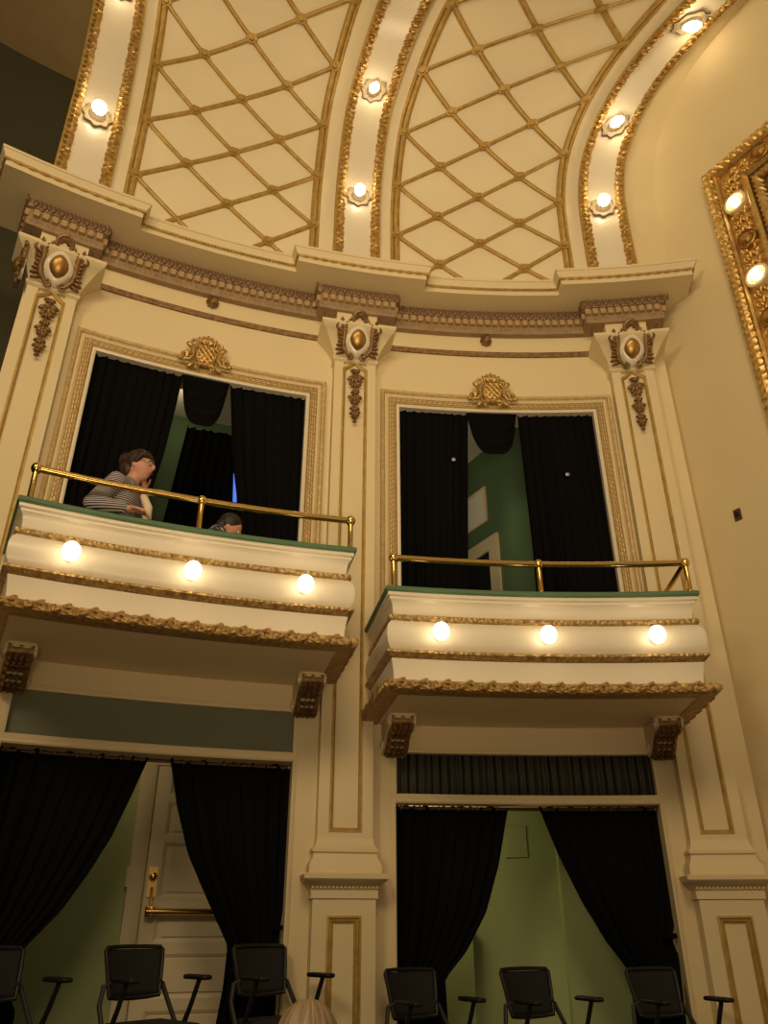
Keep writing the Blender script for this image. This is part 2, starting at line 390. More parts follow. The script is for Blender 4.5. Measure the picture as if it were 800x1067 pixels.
# ------------------------------------------------------------------ the facade wall, its rooms and floor
def facade():
    holes = []
    for k, c in enumerate(BAY):
        d = STEP if k == 0 else 0.0
        holes.append((c - 1.01, c + 1.01, 1.60 + d, 4.66))
        holes.append((c - 1.07, c + 1.07, 0.905 + d, 1.26 + d))
        holes.append((c - 1.07, c + 1.07, -1.15, 0.865 + d))
    ss = {-5.06, 1.40}; zs = {-1.15, 6.35}
    for h in holes: ss |= {h[0], h[1]}; zs |= {h[2], h[3]}
    s_ = sorted(ss); S = []
    for a, b in zip(s_, s_[1:]):
        n = max(1, int((b - a) / 0.2))
        S += [a + (b - a) * i / n for i in range(n)]
    S.append(s_[-1]); Z = sorted(zs)
    def solid(i, j):
        if i < 0 or j < 0 or i >= len(S) - 1 or j >= len(Z) - 1: return False
        a, b = (S[i] + S[i + 1]) / 2, (Z[j] + Z[j + 1]) / 2
        return not any(h[0] < a < h[1] and h[2] < b < h[3] for h in holes)
    mb = MB(); F, B = 0.0, -0.26
    for i in range(len(S) - 1):
        for j in range(len(Z) - 1):
            if not solid(i, j): continue
            a, b, c, d = S[i], S[i + 1], Z[j], Z[j + 1]
            q = lambda s, p, z: wp(s, p, z)
            mb.add([q(a, F, c), q(b, F, c), q(b, F, d), q(a, F, d)], [(0, 1, 2, 3)])
            mb.add([q(a, B, c), q(b, B, c), q(b, B, d), q(a, B, d)], [(3, 2, 1, 0)])
            for (di, dj, x) in ((-1, 0, ((a, c), (a, d))), (1, 0, ((b, d), (b, c))), (0, -1, ((b, c), (a, c))), (0, 1, ((a, d), (b, d)))):
                if not solid(i + di, j + dj):
                    (s1, z1), (s2, z2) = x
                    mb.add([q(s1, F, z1), q(s1, B, z1), q(s2, B, z2), q(s2, F, z2)], [(0, 1, 2, 3)])
    return mb
struct(facade(), 'wall_back', M['cream'])

fl = MB(); box(fl, -9, 9, -4, 12, -0.2, 0.0)
struct(fl, 'floor', M['carpet'])
pf = MB(); wbox(pf, -5.0, -1.9, -2.4, 1.6, -1.15 + 0.002, -1.0)
struct(pf, 'floor_raised', M['carpet'])

def room(tagname, s0, s1, pb, z0, z1, wallm, ceilm, floorm, right_wall=True):
    m = MB(); wbox(m, s0, s1, pb - 0.08, pb, z0, z1); struct(m, 'wall_back_' + tagname, wallm)
    m = MB(); wbox(m, s0 - 0.08, s0, pb, -0.265, z0, z1); struct(m, 'wall_left_' + tagname, wallm)
    if right_wall:
        m = MB(); wbox(m, s1, s1 + 0.08, pb, -0.265, z0, z1); struct(m, 'wall_right_' + tagname, wallm)
    m = MB(); wbox(m, s0, s1, pb, -0.265, z1, z1 + 0.06); struct(m, 'ceiling_' + tagname, ceilm)
    if floorm: m = MB(); wbox(m, s0, s1, pb, -0.265, z0 - 0.06, z0); struct(m, 'floor_' + tagname, floorm)
room('upper_box', -4.75, -2.05, -1.25, 1.865, 5.0, M['green_wall'], M['pale'], M['carpet'])
room('upper_stage_box', -1.75, 1.2, -2.6, 1.58, 5.0, M['green_wall'], M['pale'], M['carpet'])
room('lower_box', -4.75, -2.1, -1.0, -1.0, 1.56, M['sage_wall'], M['pale'], None)
room('lower_stage_box', -1.7, 0.95, -1.0, -1.15, 1.3, M['sage_wall'], M['pale'], None)

# diagonal partition seen between the curtains of the right-hand upper box
DP = Vector((1.1414, 7.9852)); DA = R_(28.5); DD = Vector((math.sin(DA), -math.cos(DA))); DN = Vector((-DD.y, DD.x))
def diag(q, z, h): v = DP + DD * q - DN * h; return (v.x, v.y, z + ZC)
def dbox(mb, q0, q1, z0, z1, h0, h1): return box(mb, q0, q1, z0, z1, h0, h1, diag)
m = MB(); dbox(m, -1.1, .95, 1.58, 5.0, -0.08, 0.0); struct(m, 'wall_partition', M['green_wall'])
t = thing('notice_board', 'white notice board hung on the green partition behind the right balcony', 'notice board', diag(-0.13, 4.07, 0))
m = MB(); dbox(m, -0.34, 0.06, 4.09, 4.49, 0.0, 0.012); m.build('panel', M['paper'], t)
m = MB(); sweep(m, [(-0.35, 4.08), (-0.35, 4.5), (0.07, 4.5), (0.07, 4.08)], [(-0.015, 0), (0.015, 0), (0.015, 0.02), (-0.015, 0.02)], diag, 1, True); m.build('frame', M['cream'], t)
t = thing('door_frame', 'pale door frame with a dark doorway behind the right balcony', 'door frame', diag(-0.2, 1.58, 0))
m = MB(); sweep(m, [(-0.95, 1.58), (-0.95, 3.76), (0.18, 3.76), (0.18, 1.58)], [(-0.08, 0), (0.08, 0), (0.08, 0.03), (-0.08, 0.03)], diag, 1); m.build('casing', M['door'], t)
m = MB(); dbox(m, -0.88, 0.11, 1.585, 3.69, 0.0, 0.006); m.build('door_leaf', M['black_plastic'], t)

# right wall
RB = R_(32.0); RO = Vector(wp(1.38, -0.2, 0)[:2]); RD = Vector((math.sin(RB), -math.cos(RB))); RN = Vector((-math.cos(RB), -math.sin(RB)))
def rw(q, z, h): v = RO + RD * q + RN * h; return (v.x, v.y, z + ZC)
m = MB(); box(m, -0.35, 6.0, -1.15, 10.5, -0.15, 0.0, rw); struct(m, 'wall_right', M['plaster'])

# dark recess at the left, beyond the last pilaster
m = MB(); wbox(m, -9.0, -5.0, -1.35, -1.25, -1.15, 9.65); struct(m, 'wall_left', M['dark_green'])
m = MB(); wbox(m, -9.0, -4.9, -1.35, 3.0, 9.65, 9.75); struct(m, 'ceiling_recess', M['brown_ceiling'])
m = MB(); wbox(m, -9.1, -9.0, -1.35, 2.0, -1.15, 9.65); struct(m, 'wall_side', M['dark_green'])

# ------------------------------------------------------------------ the cove above the cornice
B0 = (12.0, 28.0, 36.0); P0 = (0.10, 0.0, 0.10)
CV = ([(0, 6.3), (.02, 6.62), (.05, 7.3), (.09, 8.03), (.17, 8.6), (.28, 9.1), (.5, 9.5), (.85, 9.78), (1.4, 9.95), (2.2, 10.02), (3.4, 10.05)],
      [(0, 6.3), (0, 6.83), (.01, 7.54), (.09, 8.2), (.24, 8.83), (.53, 9.23), (.82, 9.5), (1.15, 9.68), (1.6, 9.78), (2.4, 9.85), (3.4, 9.88)],
      [(0, 6.3), (0, 7.2), (.03, 7.73), (.16, 8.2), (.4, 8.55), (.69, 8.8), (1.01, 8.96), (1.43, 9.05), (1.9, 9.08), (2.7, 9.1), (3.6, 9.12)])
def _dens(cv):
    P = [Vector(q) for q in cv]; P = [2 * P[0] - P[1]] + P + [2 * P[-1] - P[-2]]; out = []
    for i in range(1, len(P) - 2):
        p0, p1, p2, p3 = P[i - 1:i + 3]
        for k in range(12):
            t = k / 12; out.append(.5 * (2 * p1 + (p2 - p0) * t + (2 * p0 - 5 * p1 + 4 * p2 - p3) * t * t + (3 * p1 - p0 - 3 * p2 + p3) * t ** 3))
    out.append(P[-2]); l = [0.0]
    for a, b in zip(out, out[1:]): l.append(l[-1] + (b - a).length)
    return out, l
DC = [_dens(c) for c in CV]
import bisect
def _cv(k, t):
    o, l = DC[k]; i = min(max(bisect.bisect_right(l, t) - 1, 0), len(l) - 2); f = (t - l[i]) / (l[i + 1] - l[i])
    return o[i] + (o[i + 1] - o[i]) * f
def cove0(s, t):
    if s <= PIL[1]: i, f = 0, (s - PIL[0]) / (PIL[1] - PIL[0])
    else: i, f = 1, (s - PIL[1]) / (PIL[2] - PIL[1])
    f = min(max(f, 0.0), 1.0)
    q = _cv(i, t) * (1 - f) + _cv(i + 1, t) * f; b = R_(B0[i] * (1 - f) + B0[i + 1] * f); p = P0[i] * (1 - f) + P0[i + 1] * f
    x, y, _ = wp(s, p, 0)
    return Vector((x + q.x * math.sin(b), y - q.x * math.cos(b), q.y + ZC))
def cove(s, t, h=0.0):
    v = cove0(s, t)
    if h:
        a = cove0(s + .02, t) - cove0(s - .02, t); b = cove0(s, t + .03) - cove0(s, t - .03)
        n = a.cross(b).normalized(); v = v + n * h
    return tuple(v)
TMAX = 5.6
def cove_patch(s0, s1, h, name, material, step=0.12, thick=0.05):
    mb = MB(); ns = max(2, int((s1 - s0) / 0.1)); nt = int(TMAX / step); vs = []; fs = []
    for i in range(ns + 1):
        for j in range(nt + 1): vs.append(cove(s0 + (s1 - s0) * i / ns, TMAX * j / nt, h))
    nb = len(vs)
    for i in range(ns + 1):
        for j in range(nt + 1): vs.append(cove(s0 + (s1 - s0) * i / ns, TMAX * j / nt, h - thick))
    w_ = nt + 1
    for i in range(ns):
        for j in range(nt):
            a = i * w_ + j; fs.append((a, a + 1, a + w_ + 1, a + w_)); fs.append((nb + a, nb + a + w_, nb + a + w_ + 1, nb + a + 1))
    for j in range(nt):
        fs.append((j, nb + j, nb + j + 1, j + 1)); a = ns * w_ + j; fs.append((a, a + 1, nb + a + 1, nb + a))
    mb.add(vs, fs); return mb
struct(cove_patch(-5.10, 1.24, 0.0, '', None), 'ceiling', M['panel'], smooth=60)
struct(cove_patch(1.24, 2.2, 0.0, '', None), 'ceiling_plain', M['plaster'], smooth=60)

LATS = ((-4.35, -2.40, .60, .83, .71, .775), (-1.42, .525, .77, .79, .625, .70))
for k, (sl, sr, l0, lh, r0, rh) in enumerate(LATS):
    side = ('left', 'right')[k]
    t = thing('lattice_panel', 'gilded diamond lattice panel on the cove above the %s balcony' % side, 'lattice', cove(( sl + sr) / 2, 0.0), 0, 'gilded lattice panels of the cove')
    lev = lambda u, j: (l0 + lh * j) * (1 - u) + (r0 + rh * j) * u
    pos = lambda u, j: (sl + (sr - sl) * u, lev(u, j))
    rp = rod_profile(.027, 7, (0, .004), True)
    for e in (sl, sr):
        m = MB(); sg = -1 if e == sl else 1
        for off, r in ((0.0, .034), (.055 * sg, .022)):
            sweep(m, [(e + off, 0.0), (e + off, 5.4)], rod_profile(r, 7, (0, 0), True), cove, .12)
        m.build('border', M['gold_matt'], t)
    for j0 in range(-4, 7):
        for dr in (1, -1):
            a, b = (0.0, float(j0)), (1.0, j0 + 2.0 * dr)
            if dr == -1: a, b = (0.0, float(j0 + 2)), (1.0, float(j0))
            pts = [(a[0] + (b[0] - a[0]) * i / 24, a[1] + (b[1] - a[1]) * i / 24) for i in range(25)]
            pts = [pos(u, j) for u, j in pts]; pts = [q for q in pts if 0.02 < q[1] < 5.3]
            if len(pts) < 3: continue
            m = MB(); sweep(m, pts, rp, cove, .5); m.build('strip', M['gold_matt'], t)
    for kk in range(5):
        for j2 in range(-2, 14):
            if (j2 + kk) % 2: continue
            u = kk / 4; s, tt = pos(u, j2 / 2)
            if not 0.25 < tt < 5.0: continue
            m = MB(); fn = lambda x, y, h, s=s, tt=tt: cove(s + x, tt + y, h)
            lathe(m, [(.06, .012), (.058, .036), (.035, .034), (.032, .055), (.0, .06)], fn, 24, 6, .12); m.build('rosette', M['gold_matt'], t)

def leafy(r, f1=.075):
    def mod(u, j, o, h):
        a = math.atan2(h, o)
        k = 1 + .22 * math.sin(2 * PI * u / f1 + 2.2 * a) + .16 * math.sin(2 * PI * u / (f1 * .5) - 3 * a + 1) + .1 * math.sin(2 * PI * u / (f1 * 2.7))
        return o * k, h * k
    return mod
RIBT = ((1.13, 3.0, 4.6), (1.28, 2.85, 4.4), (1.15, 2.32, 3.64))
ORD = ('lowest', 'second', 'third', 'fourth')
SIDE3 = ('left', 'middle', 'right')
for k, c in enumerate(PIL):
    t = thing('lit_rib', 'cream %s rib of the cove edged with gilded leaf mouldings' % SIDE3[k], 'rib', cove(c, 0.0), 0, 'lit ribs of the cove')
    m = MB(); sweep(m, [(c, 0.0), (c, 5.5)], [(-.19, 0.002), (-.19, .03), (.19, .03), (.19, 0.002)], cove, .1); m.build('band', M['white'], t)
    m = MB()
    for sg in (-1, 1): sweep(m, [(c + sg * .24, 0.0), (c + sg * .24, 5.5)], [(-.03, .002), (-.03, .05), (.03, .05), (.03, .002)], cove, .1)
    m.build('fillet', M['gold_matt'], t)
    for sg in (-1, 1):
        m = MB(); sweep(m, [(c + sg * .205, 0.0), (c + sg * .205, 5.5)], rod_profile(.042, 9, (0, .035)), cove, .012, mod=leafy(.042)); m.build('leaf_moulding', M['gold'], t)
    for q, tt in enumerate(RIBT[k]):
        b = thing('rib_bulb', '%s lit bulb in a scalloped rosette on the %s rib' % (ORD[q], SIDE3[k]), 'light bulb', cove(c, tt, .03), 0, 'bulbs on the cove ribs')
        fn = lambda x, y, h, s=c, tt=tt: cove(s + x, tt + y, .03 + h)
        m = MB(); lathe(m, [(.06, .0), (.15, .0), (.14, .03), (.09, .022), (.06, .045), (.05, .06)], fn, 48, 8, .09); m.build('rosette', M['rosette'], b)
        m = MB(); lathe(m, [(.0, .03), (.04, .03), (.035, .075), (.0, .08)], fn, 16); m.build('socket', M['steel'], b)
        m = MB(); ball(m, (0, 0, .125), .07, 16, 10, fn); m.build('bulb', M['bulb_rib'], b)

# ------------------------------------------------------------------ cornice
RS = .345; RP = .16
cpath = [(PIL[0] - .30, -.25), (PIL[0] - .30, RP), (PIL[0] + .26, RP), (PIL[0] + .26, 0), (PIL[1] - RS, 0), (PIL[1] - RS, RP), (PIL[1] + RS, RP), (PIL[1] + RS, 0),
         (PIL[2] - RS, 0), (PIL[2] - RS, RP), (PIL[2] + RS, RP), (PIL[2] + RS, -.25)]
cor = thing('cornice', 'long cream cornice with dentils, stepping forward over each pilaster', 'cornice', wp(PIL[1], 0, 5.65), 0, None, 'thing')
m = MB(); sweep(m, cpath, [(0, 5.985), (.365, 5.985), (.372, 6.005), (.382, 6.01), (.386, 6.025), (.402, 6.045), (.41, 6.065), (.42, 6.07), (.42, 6.095), (0, 6.12)], W_SP, .15); m.build('crown_moulding', M['cream'], cor)
m = MB(); sweep(m, cpath, [(.0, 5.93), (.36, 5.93), (.36, 5.985), (.0, 5.985)], W_SP, .15); m.build('corona', M['cream'], cor)
m = MB(); sweep(m, cpath, rod_profile(.011, 6, (.376, 5.994)), W_SP, .012, mod=lambda u, j, o, h: (.376 + (o - .376) * (1 + .5 * math.sin(2 * PI * u / .05)), 5.994 + (h - 5.994) * (1 + .5 * math.sin(2 * PI * u / .05)))); m.build('bead_moulding', M['gold_matt'], cor)
m = MB(); sweep(m, cpath, [(0, 5.65), (.065, 5.65), (.075, 5.665), (.075, 5.72), (.06, 5.73), (.06, 5.84), (.09, 5.845), (.10, 5.86), (.10, 5.935), (0, 5.935)], W_SP, .15); m.build('bed_moulding', M['dentil'], cor)
def along(path, off, gap):
    C_ = miters(path); Q = densify([(a[0] + n[0] * off, a[1] + n[1] * off) for a, n in zip(path, C_)], .02)
    out = []; acc = gap / 2
    for i in range(len(Q) - 1):
        d = math.hypot(Q[i + 1][0] - Q[i][0], Q[i + 1][1] - Q[i][1])
        if d < 1e-9: continue
        tx, ty = (Q[i + 1][0] - Q[i][0]) / d, (Q[i + 1][1] - Q[i][1]) / d
        while acc <= d: out.append((Q[i][0] + tx * acc, Q[i][1] + ty * acc, tx, ty)); acc += gap
        acc -= d
    return out
m = MB()
for (s, p, tx, ty) in along(cpath, .06, .082):
    fn = lambda x, y, h, s=s, p=p, tx=tx, ty=ty: wp(s + tx * x - ty * y, p + ty * x + tx * y, h)
    box(m, -.026, .026, 0, .038, 5.752, 5.822, fn)
m.build('dentil_band', M['dentil_light'], cor)
m = MB()
for (s, p, tx, ty) in along(cpath, .10, .078):
    fn = lambda x, y, h, s=s, p=p, tx=tx, ty=ty: wp(s + tx * x - ty * y, p + ty * x + tx * y, h)
    ellipsoid(m, (0, .002, 5.885), ((.028, 0, 0), (0, .02, 0), (0, 0, .040)), 8, 6, fn)
    box(m, .035, .043, 0, .018, 5.85, 5.925, fn)
m.build('egg_and_dart', M['dentil_dark'], cor)
m = MB()
for (s, p, tx, ty) in along(cpath, .075, .05):
    fn = lambda x, y, h, s=s, p=p, tx=tx, ty=ty: wp(s + tx * x - ty * y, p + ty * x + tx * y, h)
    ellipsoid(m, (0, 0, 5.692), ((.02, 0, 0), (0, .008, 0), (0, 0, .024)), 6, 4, fn)
m.build('leaf_band', M['dentil'], cor)
for a, b in ((PIL[0] - .295, PIL[0] + .255), (PIL[1] - .34, PIL[1] + .34), (PIL[2] - .34, PIL[2] + .34)):
    m = MB(); wbox(m, a, b, -.01, .168, 5.652, 5.98); m.build('break_core', M['dentil'], cor)

# frieze strip and rosette of each bay
for k, c in enumerate(BAY):
    side = ('left', 'right')[k]
    o = MB(); e0, e1 = PIL[k] + .33, PIL[k + 1] - .33
    sweep(o, [(e0, 5.41), (e1, 5.41)], [(-.03, 0), (-.03, .02), (-.012, .03), (0, .022), (.012, .03), (.03, .02), (.03, 0)], W_SZ, .15)
    tag(o.build('frieze_strip', M['bronze']), 'narrow gilded strip across the frieze of the %s bay' % side, 'moulding', 'frieze strips')
    t = wthing('frieze_rosette', 'small round gilded rosette on the frieze of the %s bay' % side, 'rosette', (-3.38, -.46)[k], 0, 5.58, 'frieze rosettes')
    fn = at_wall((-3.38, -.46)[k], 5.585, .012)
    m = MB(); lathe(m, [(.0, .0), (.06, 0), (.062, .02), (.05, .035), (.035, .02), (.03, .02)], fn, 32, 8, .06); m.build('petals', M['bronze'], t)
    m = MB(); lathe(m, [(.03, .015), (.024, .035), (.012, .045), (0, .046)], fn, 16); m.build('boss', M['boss'], t)

# ------------------------------------------------------------------ ornament
def leaf(mb, fn, x, y, ang, ln, wd, th, h=0.0):
    ca, sa = math.cos(ang), math.sin(ang)
    f2 = lambda a, b, c: fn(x + a * ca - b * sa, y + a * sa + b * ca, h + c + 0.35 * th * math.sin(PI * max(0, min(1, a / ln))))
    ellipsoid(mb, (ln / 2, 0, th * .4), ((ln / 2, 0, 0), (0, wd / 2, 0), (0, 0, th)), 10, 6, f2)
def scroll(mb, fn, pts2, r0, r1, h=0.02):
    n = len(pts2); tube(mb, [fn(x, y, h + .01 * math.sin(PI * i / n)) for i, (x, y) in enumerate(pts2)], [r0 + (r1 - r0) * i / (n - 1) for i in range(n)], 7)
def cartouche(parent, fn, tail=True):
    m = MB()
    n = 28; vs = []
    ring = [(.135 + .012 * math.cos(2 * a), .15, a) for a in [2 * PI * k / n for k in range(n)]]
    pts = [fn(rx * .86 * math.cos(a), ry * .86 * math.sin(a) , .045) for rx, ry, a in ring]
    lathe(m, [(.085, .05), (.09, .062), (.11, .06), (.135, .04), (.14, .0)], lambda x, y, h: fn(x * .95, y * 1.15, h), 28, 4, .06); m.build('shield', M['white'], parent)
    m = MB(); lathe(m, [(.09, .045), (.083, .07), (.06, .09), (.03, .10), (0, .103)], lambda x, y, h: fn(x, y * 1.15, h), 24); m.build('boss', M['boss'], parent)
    m = MB()
    for sg in (-1, 1):
        f = lambda x, y, h, sg=sg: fn(sg * x, y, h)
        scroll(m, f, spiral(.215, .12, .055, .012, 3.6, -2.2), .02, .012, .03)
        scroll(m, f, [(.165, .14), (.155, .06), (.16, -.02), (.15, -.09), (.10, -.15), (.06, -.165)] , .026, .016, .035)
        scroll(m, f, spiral(.075, -.165, .042, .01, 1.6, 7.2), .015, .009, .035)
        spine = [(.165, .15), (.162, .12), (.158, .09), (.156, .06), (.157, .03), (.157, 0), (.155, -.03), (.150, -.06), (.142, -.09), (.128, -.12)]
        for i, (x, y) in enumerate(spine):
            a = 1.15 - .16 * i
            leaf(m, f, x, y, a, .085 + .02 * math.sin(i * .9), .030, .020, .02)
            leaf(m, f, x - .006, y, a + 1.3, .045, .022, .016, .035)
        scroll(m, f, [(.19, .17), (.225, .11), (.222, .05), (.20, .0), (.205, -.05), (.18, -.09)], .012, .010, .015)
    m.build('acanthus_scrolls', M['bronze'], parent)
    m = MB()
    scroll(m, fn, spiral(0, .225, .07, .07, -.5, PI + .5), .022, .022, .03)
    for a in (.35, .8, 1.2, PI / 2, PI - 1.2, PI - .8, PI - .35): leaf(m, fn, .02 * math.cos(a), .215 + .02 * math.sin(a), a, .075, .026, .02, .02)
    for sg in (-1, 1): scroll(m, fn, [(sg * q[0], q[1]) for q in spiral(.085, .185, .035, .01, 2.0, -3.5)], .014, .008, .03)
    m.build('shell_crest', M['bronze'], parent)
def pendant(parent, fn):
    m = MB()
    for i, (y, r) in enumerate(((-.20, .05), (-.28, .085), (-.36, .06), (-.46, .045), (-.52, .07), (-.58, .045), (-.66, .05), (-.71, .055), (-.77, .03), (-.82, .02))):
        for k in range(5):
            a = -PI / 2 + (k - 2) * .62 + (.2 if i % 2 else 0)
            leaf(m, fn, 0, y + .02, a, r * 1.15, r * .55, .022, .004)
        ball(m, (0, y, .028), r * .30, 8, 6, fn)
    scroll(m, fn, [(0, -.17), (.006, -.35), (-.006, -.55), (0, -.82)], .013, .006, .012)
    m.build('husk_pendant', M['bronze'], parent)

# ------------------------------------------------------------------ pilasters
def ring_block(mb, c, rings, back=0.0):
    """stack of (half width, p front, z) rings standing on the wall"""
    vs = []; 
    for hw, pfr, z in rings: vs += [wp(c - hw, back, z), wp(c - hw, pfr, z), wp(c, pfr, z), wp(c + hw, pfr, z), wp(c + hw, back, z)]
    n = len(rings); fs = []
    for i in range(n - 1):
        for j in range(4): fs.append((5 * i + j, 5 * i + j + 1, 5 * i + 6 + j, 5 * i + 5 + j))
    fs += [(4, 3, 2, 1, 0), tuple(5 * (n - 1) + j for j in range(5))]
    mb.add(vs, fs); return mb
for k, c in enumerate(PIL):
    lab = ('cream pilaster with gilded panel and capital at the left end, beside the dark recess', 'middle cream pilaster with gilded panel between the two balconies',
           'cream pilaster with gilded panel at the right end, beside the plain wall')[k]
    zb = -1.15 if k else -1.0
    t = wthing('pilaster', lab, 'pilaster', c, 0, zb, 'pilasters', 'thing')
    # shaft with a sunk panel
    m = MB(); ring_block(m, c, [(.215, .10, .50), (.215, .10, 5.12)])
    for a, b in ((-.215, -.118), (.118, .215)): wbox(m, c + a, c + b, .09, .125, .52, 5.12)
    wbox(m, c - .118, c + .118, .09, .125, .52, .63)
    m.build('shaft', M['cream'], t, 20)
    m = MB(); pp = [(c - .118, .63), (c - .118, 4.98), (c - .06, 5.02), (c, 5.08), (c + .06, 5.02), (c + .118, 4.98), (c + .118, .63)]
    sweep(m, pp, [(-.020, .10), (-.020, .118), (-.004, .130), (.010, .130), (.014, .10)], W_SZ, .3, True); m.build('panel_moulding', M['gold_matt'], t)
    # base and cap over the pedestal
    m = MB(); ring_block(m, c, [(.275, .19, .33), (.275, .19, .37), (.27, .185, .40), (.245, .155, .44), (.24, .15, .47), (.24, .15, .475), (.25, .165, .48), (.252, .165, .50), (.235, .15, .515), (.222, .135, .54), (.217, .127, .58)]); m.build('base', M['cream'], t)
    m = MB(); ring_block(m, c, [(.25, .165, .17), (.25, .165, .232), (.255, .17, .235), (.255, .17, .24), (.27, .20, .268), (.30, .23, .278), (.315, .25, .298), (.318, .252, .325), (.30, .24, .332)])
    for q in range(17):
        x = -.24 + .03 * q; wbox(m, c + x - .009, c + x + .009, .16, .185, .237, .266)
    m.build('pedestal_cap', M['cream'], t)
    m = MB(); ring_block(m, c, [(.235, .135, zb), (.235, .135, .172)])
    for a, b in ((-.235, -.125), (.125, .235)): wbox(m, c + a, c + b, .13, .155, zb, .165)
    wbox(m, c - .125, c + .125, .13, .155, .06, .165); wbox(m, c - .125, c + .125, .13, .155, zb, zb + .2)
    m.build('pedestal', M['cream'], t, 20)
    m = MB(); sweep(m, [(c - .125, zb + .2), (c - .125, .06), (c + .125, .06), (c + .125, zb + .2)], [(0.0, .135), (0.0, .165), (-.014, .168), (-.018, .155), (-.034, .155), (-.038, .145), (-.046, .145), (-.05, .136)], W_SZ, .4, True); m.build('pedestal_moulding', M['gold_matt'], t)
    # capital
    m = MB(); ring_block(m, c, [(.222, .13, 5.06), (.235, .15, 5.075), (.235, .15, 5.10), (.222, .135, 5.11), (.228, .14, 5.135), (.245, .16, 5.18), (.275, .20, 5.235), (.315, .255, 5.29), (.345, .30, 5.325), (.355, .31, 5.33), (.38, .345, 5.355), (.392, .36, 5.37), (.392, .36, 5.40)])
    ring_block(m, c, [(.215, .19, 5.395), (.215, .19, 5.66)]); m.build('capital', M['cream'], t)
    cartouche(t, lambda x, y, h, c=c: wp(c + x * .95, .225 + .50 * y + h, 5.235 + y * .88)); pendant(t, at_wall(c, 5.14, .125))
    if k == 0:                                # the return of the end capital carries one as well
        sf = lambda x, y, h: wp(c - .27 - h, .14 - x * .8, 5.22 + y * .85)
        cartouche(t, sf)

# ------------------------------------------------------------------ opening frames and crests
for k, c in enumerate(BAY):
    side = ('left', 'right')[k]; zb = 1.62 + (STEP if k == 0 else 0)
    t = wthing('opening_frame', 'gilded fret frame around the curtained opening of the %s balcony' % side, 'frame', c, 0, zb, 'frames of the upper openings', 'thing')
    pth = [(c - 1.01, zb), (c - 1.01, 4.66), (c + 1.01, 4.66), (c + 1.01, zb)]
    m = MB(); sweep(m, pth, [(.135, 0), (.135, .03), (.15, .05), (.17, .055), (.18, .045), (.18, 0)], W_SZ, .2); m.build('outer_moulding', M['pale_gold'], t)
    m = MB(); sweep(m, pth, [(.10, .0), (.10, .032), (.118, .045), (.135, .03), (.135, 0)], W_SZ, .2); m.build('cream_fillet', M['cream'], t)
    m = MB(); sweep(m, pth, [(.035, 0), (.035, .03), (.065, .034), (.10, .03), (.10, 0)], W_SZ, .1); m.build('fret_band', M['fret'], t)
    m = MB(); sweep(m, pth, [(.022, 0), (.022, .036), (.029, .042), (.036, .036), (.036, 0)], W_SZ, .2); m.build('inner_bead', M['gold_matt'], t)
    m = MB(); sweep(m, pth, [(-.012, -.09), (-.012, .028), (.0, .036), (.022, .03), (.022, -.09)], W_SZ, .2); m.build('inner_lip', M['white'], t)
    sc = (-3.38, -.45)[k]
    t = wthing('crest', 'gilded scroll crest over the opening of the %s balcony' % side, 'crest', sc, .05, 4.72, 'crests of the upper openings')
    fn = lambda x, y, h, sc=sc: wp(sc + x * .95, .05 + h, 4.855 + y * 1.22)
    m = MB(); lathe(m, [(.10, 0), (.105, .03), (.095, .045), (.075, .045), (.04, .055), (0, .06)], lambda x, y, h: fn(x * 1.05, y * .95, h), 28); m.build('oval_shield', M['gold'], t)
    m = MB()
    for q in range(-2, 3):
        for sg in (-1, 1):
            u0 = q * .04; L_ = math.sqrt(max(.0001, .085 ** 2 - u0 ** 2))
            pts = [(u0 * .7071 * 1 + w_ * .7071, (-u0 * .7071 + w_ * .7071) * sg) for w_ in (-L_, 0, L_)]
            tube(m, [fn(x, y, .062) for x, y in pts], .006, 6)
    m.build('trellis', M['gold_bright'], t)
    for sg in (-1, 1):
        m = MB(); f = lambda x, y, h, sg=sg: fn(sg * x, y, h)
        scroll(m, f, [(.10, .09), (.14, .04), (.13, -.03), (.16, -.07), (.21, -.07)], .024, .018, .03)
        scroll(m, f, spiral(.20, -.035, .045, .01, -PI / 2, 4.2), .018, .01, .03)
        scroll(m, f, spiral(.12, .105, .04, .01, -.6, 4.8), .018, .01, .03)
        scroll(m, f, spiral(.07, -.115, .035, .008, 2.6, -3.6), .015, .009, .03)
        for (x, y, a, l, w2) in ((.13, .06, .5, .09, .045), (.14, 0, -.1, .09, .045), (.17, -.05, .9, .08, .04), (.10, -.09, -.5, .09, .04), (.06, .11, 1.1, .08, .04), (.22, -.07, .2, .06, .035)): leaf(m, f, x, y, a, l, w2, .022, .012)
        m.build('scroll', M['gold'], t)
    m = MB()
    for a in (.5, 1.0, PI / 2, PI - 1.0, PI - .5): leaf(m, fn, 0, .11, a, .10, .045, .025, .015)
    ball(m, (0, .135, .04), .022, 8, 6, fn); m.build('palmette', M['gold'], t)

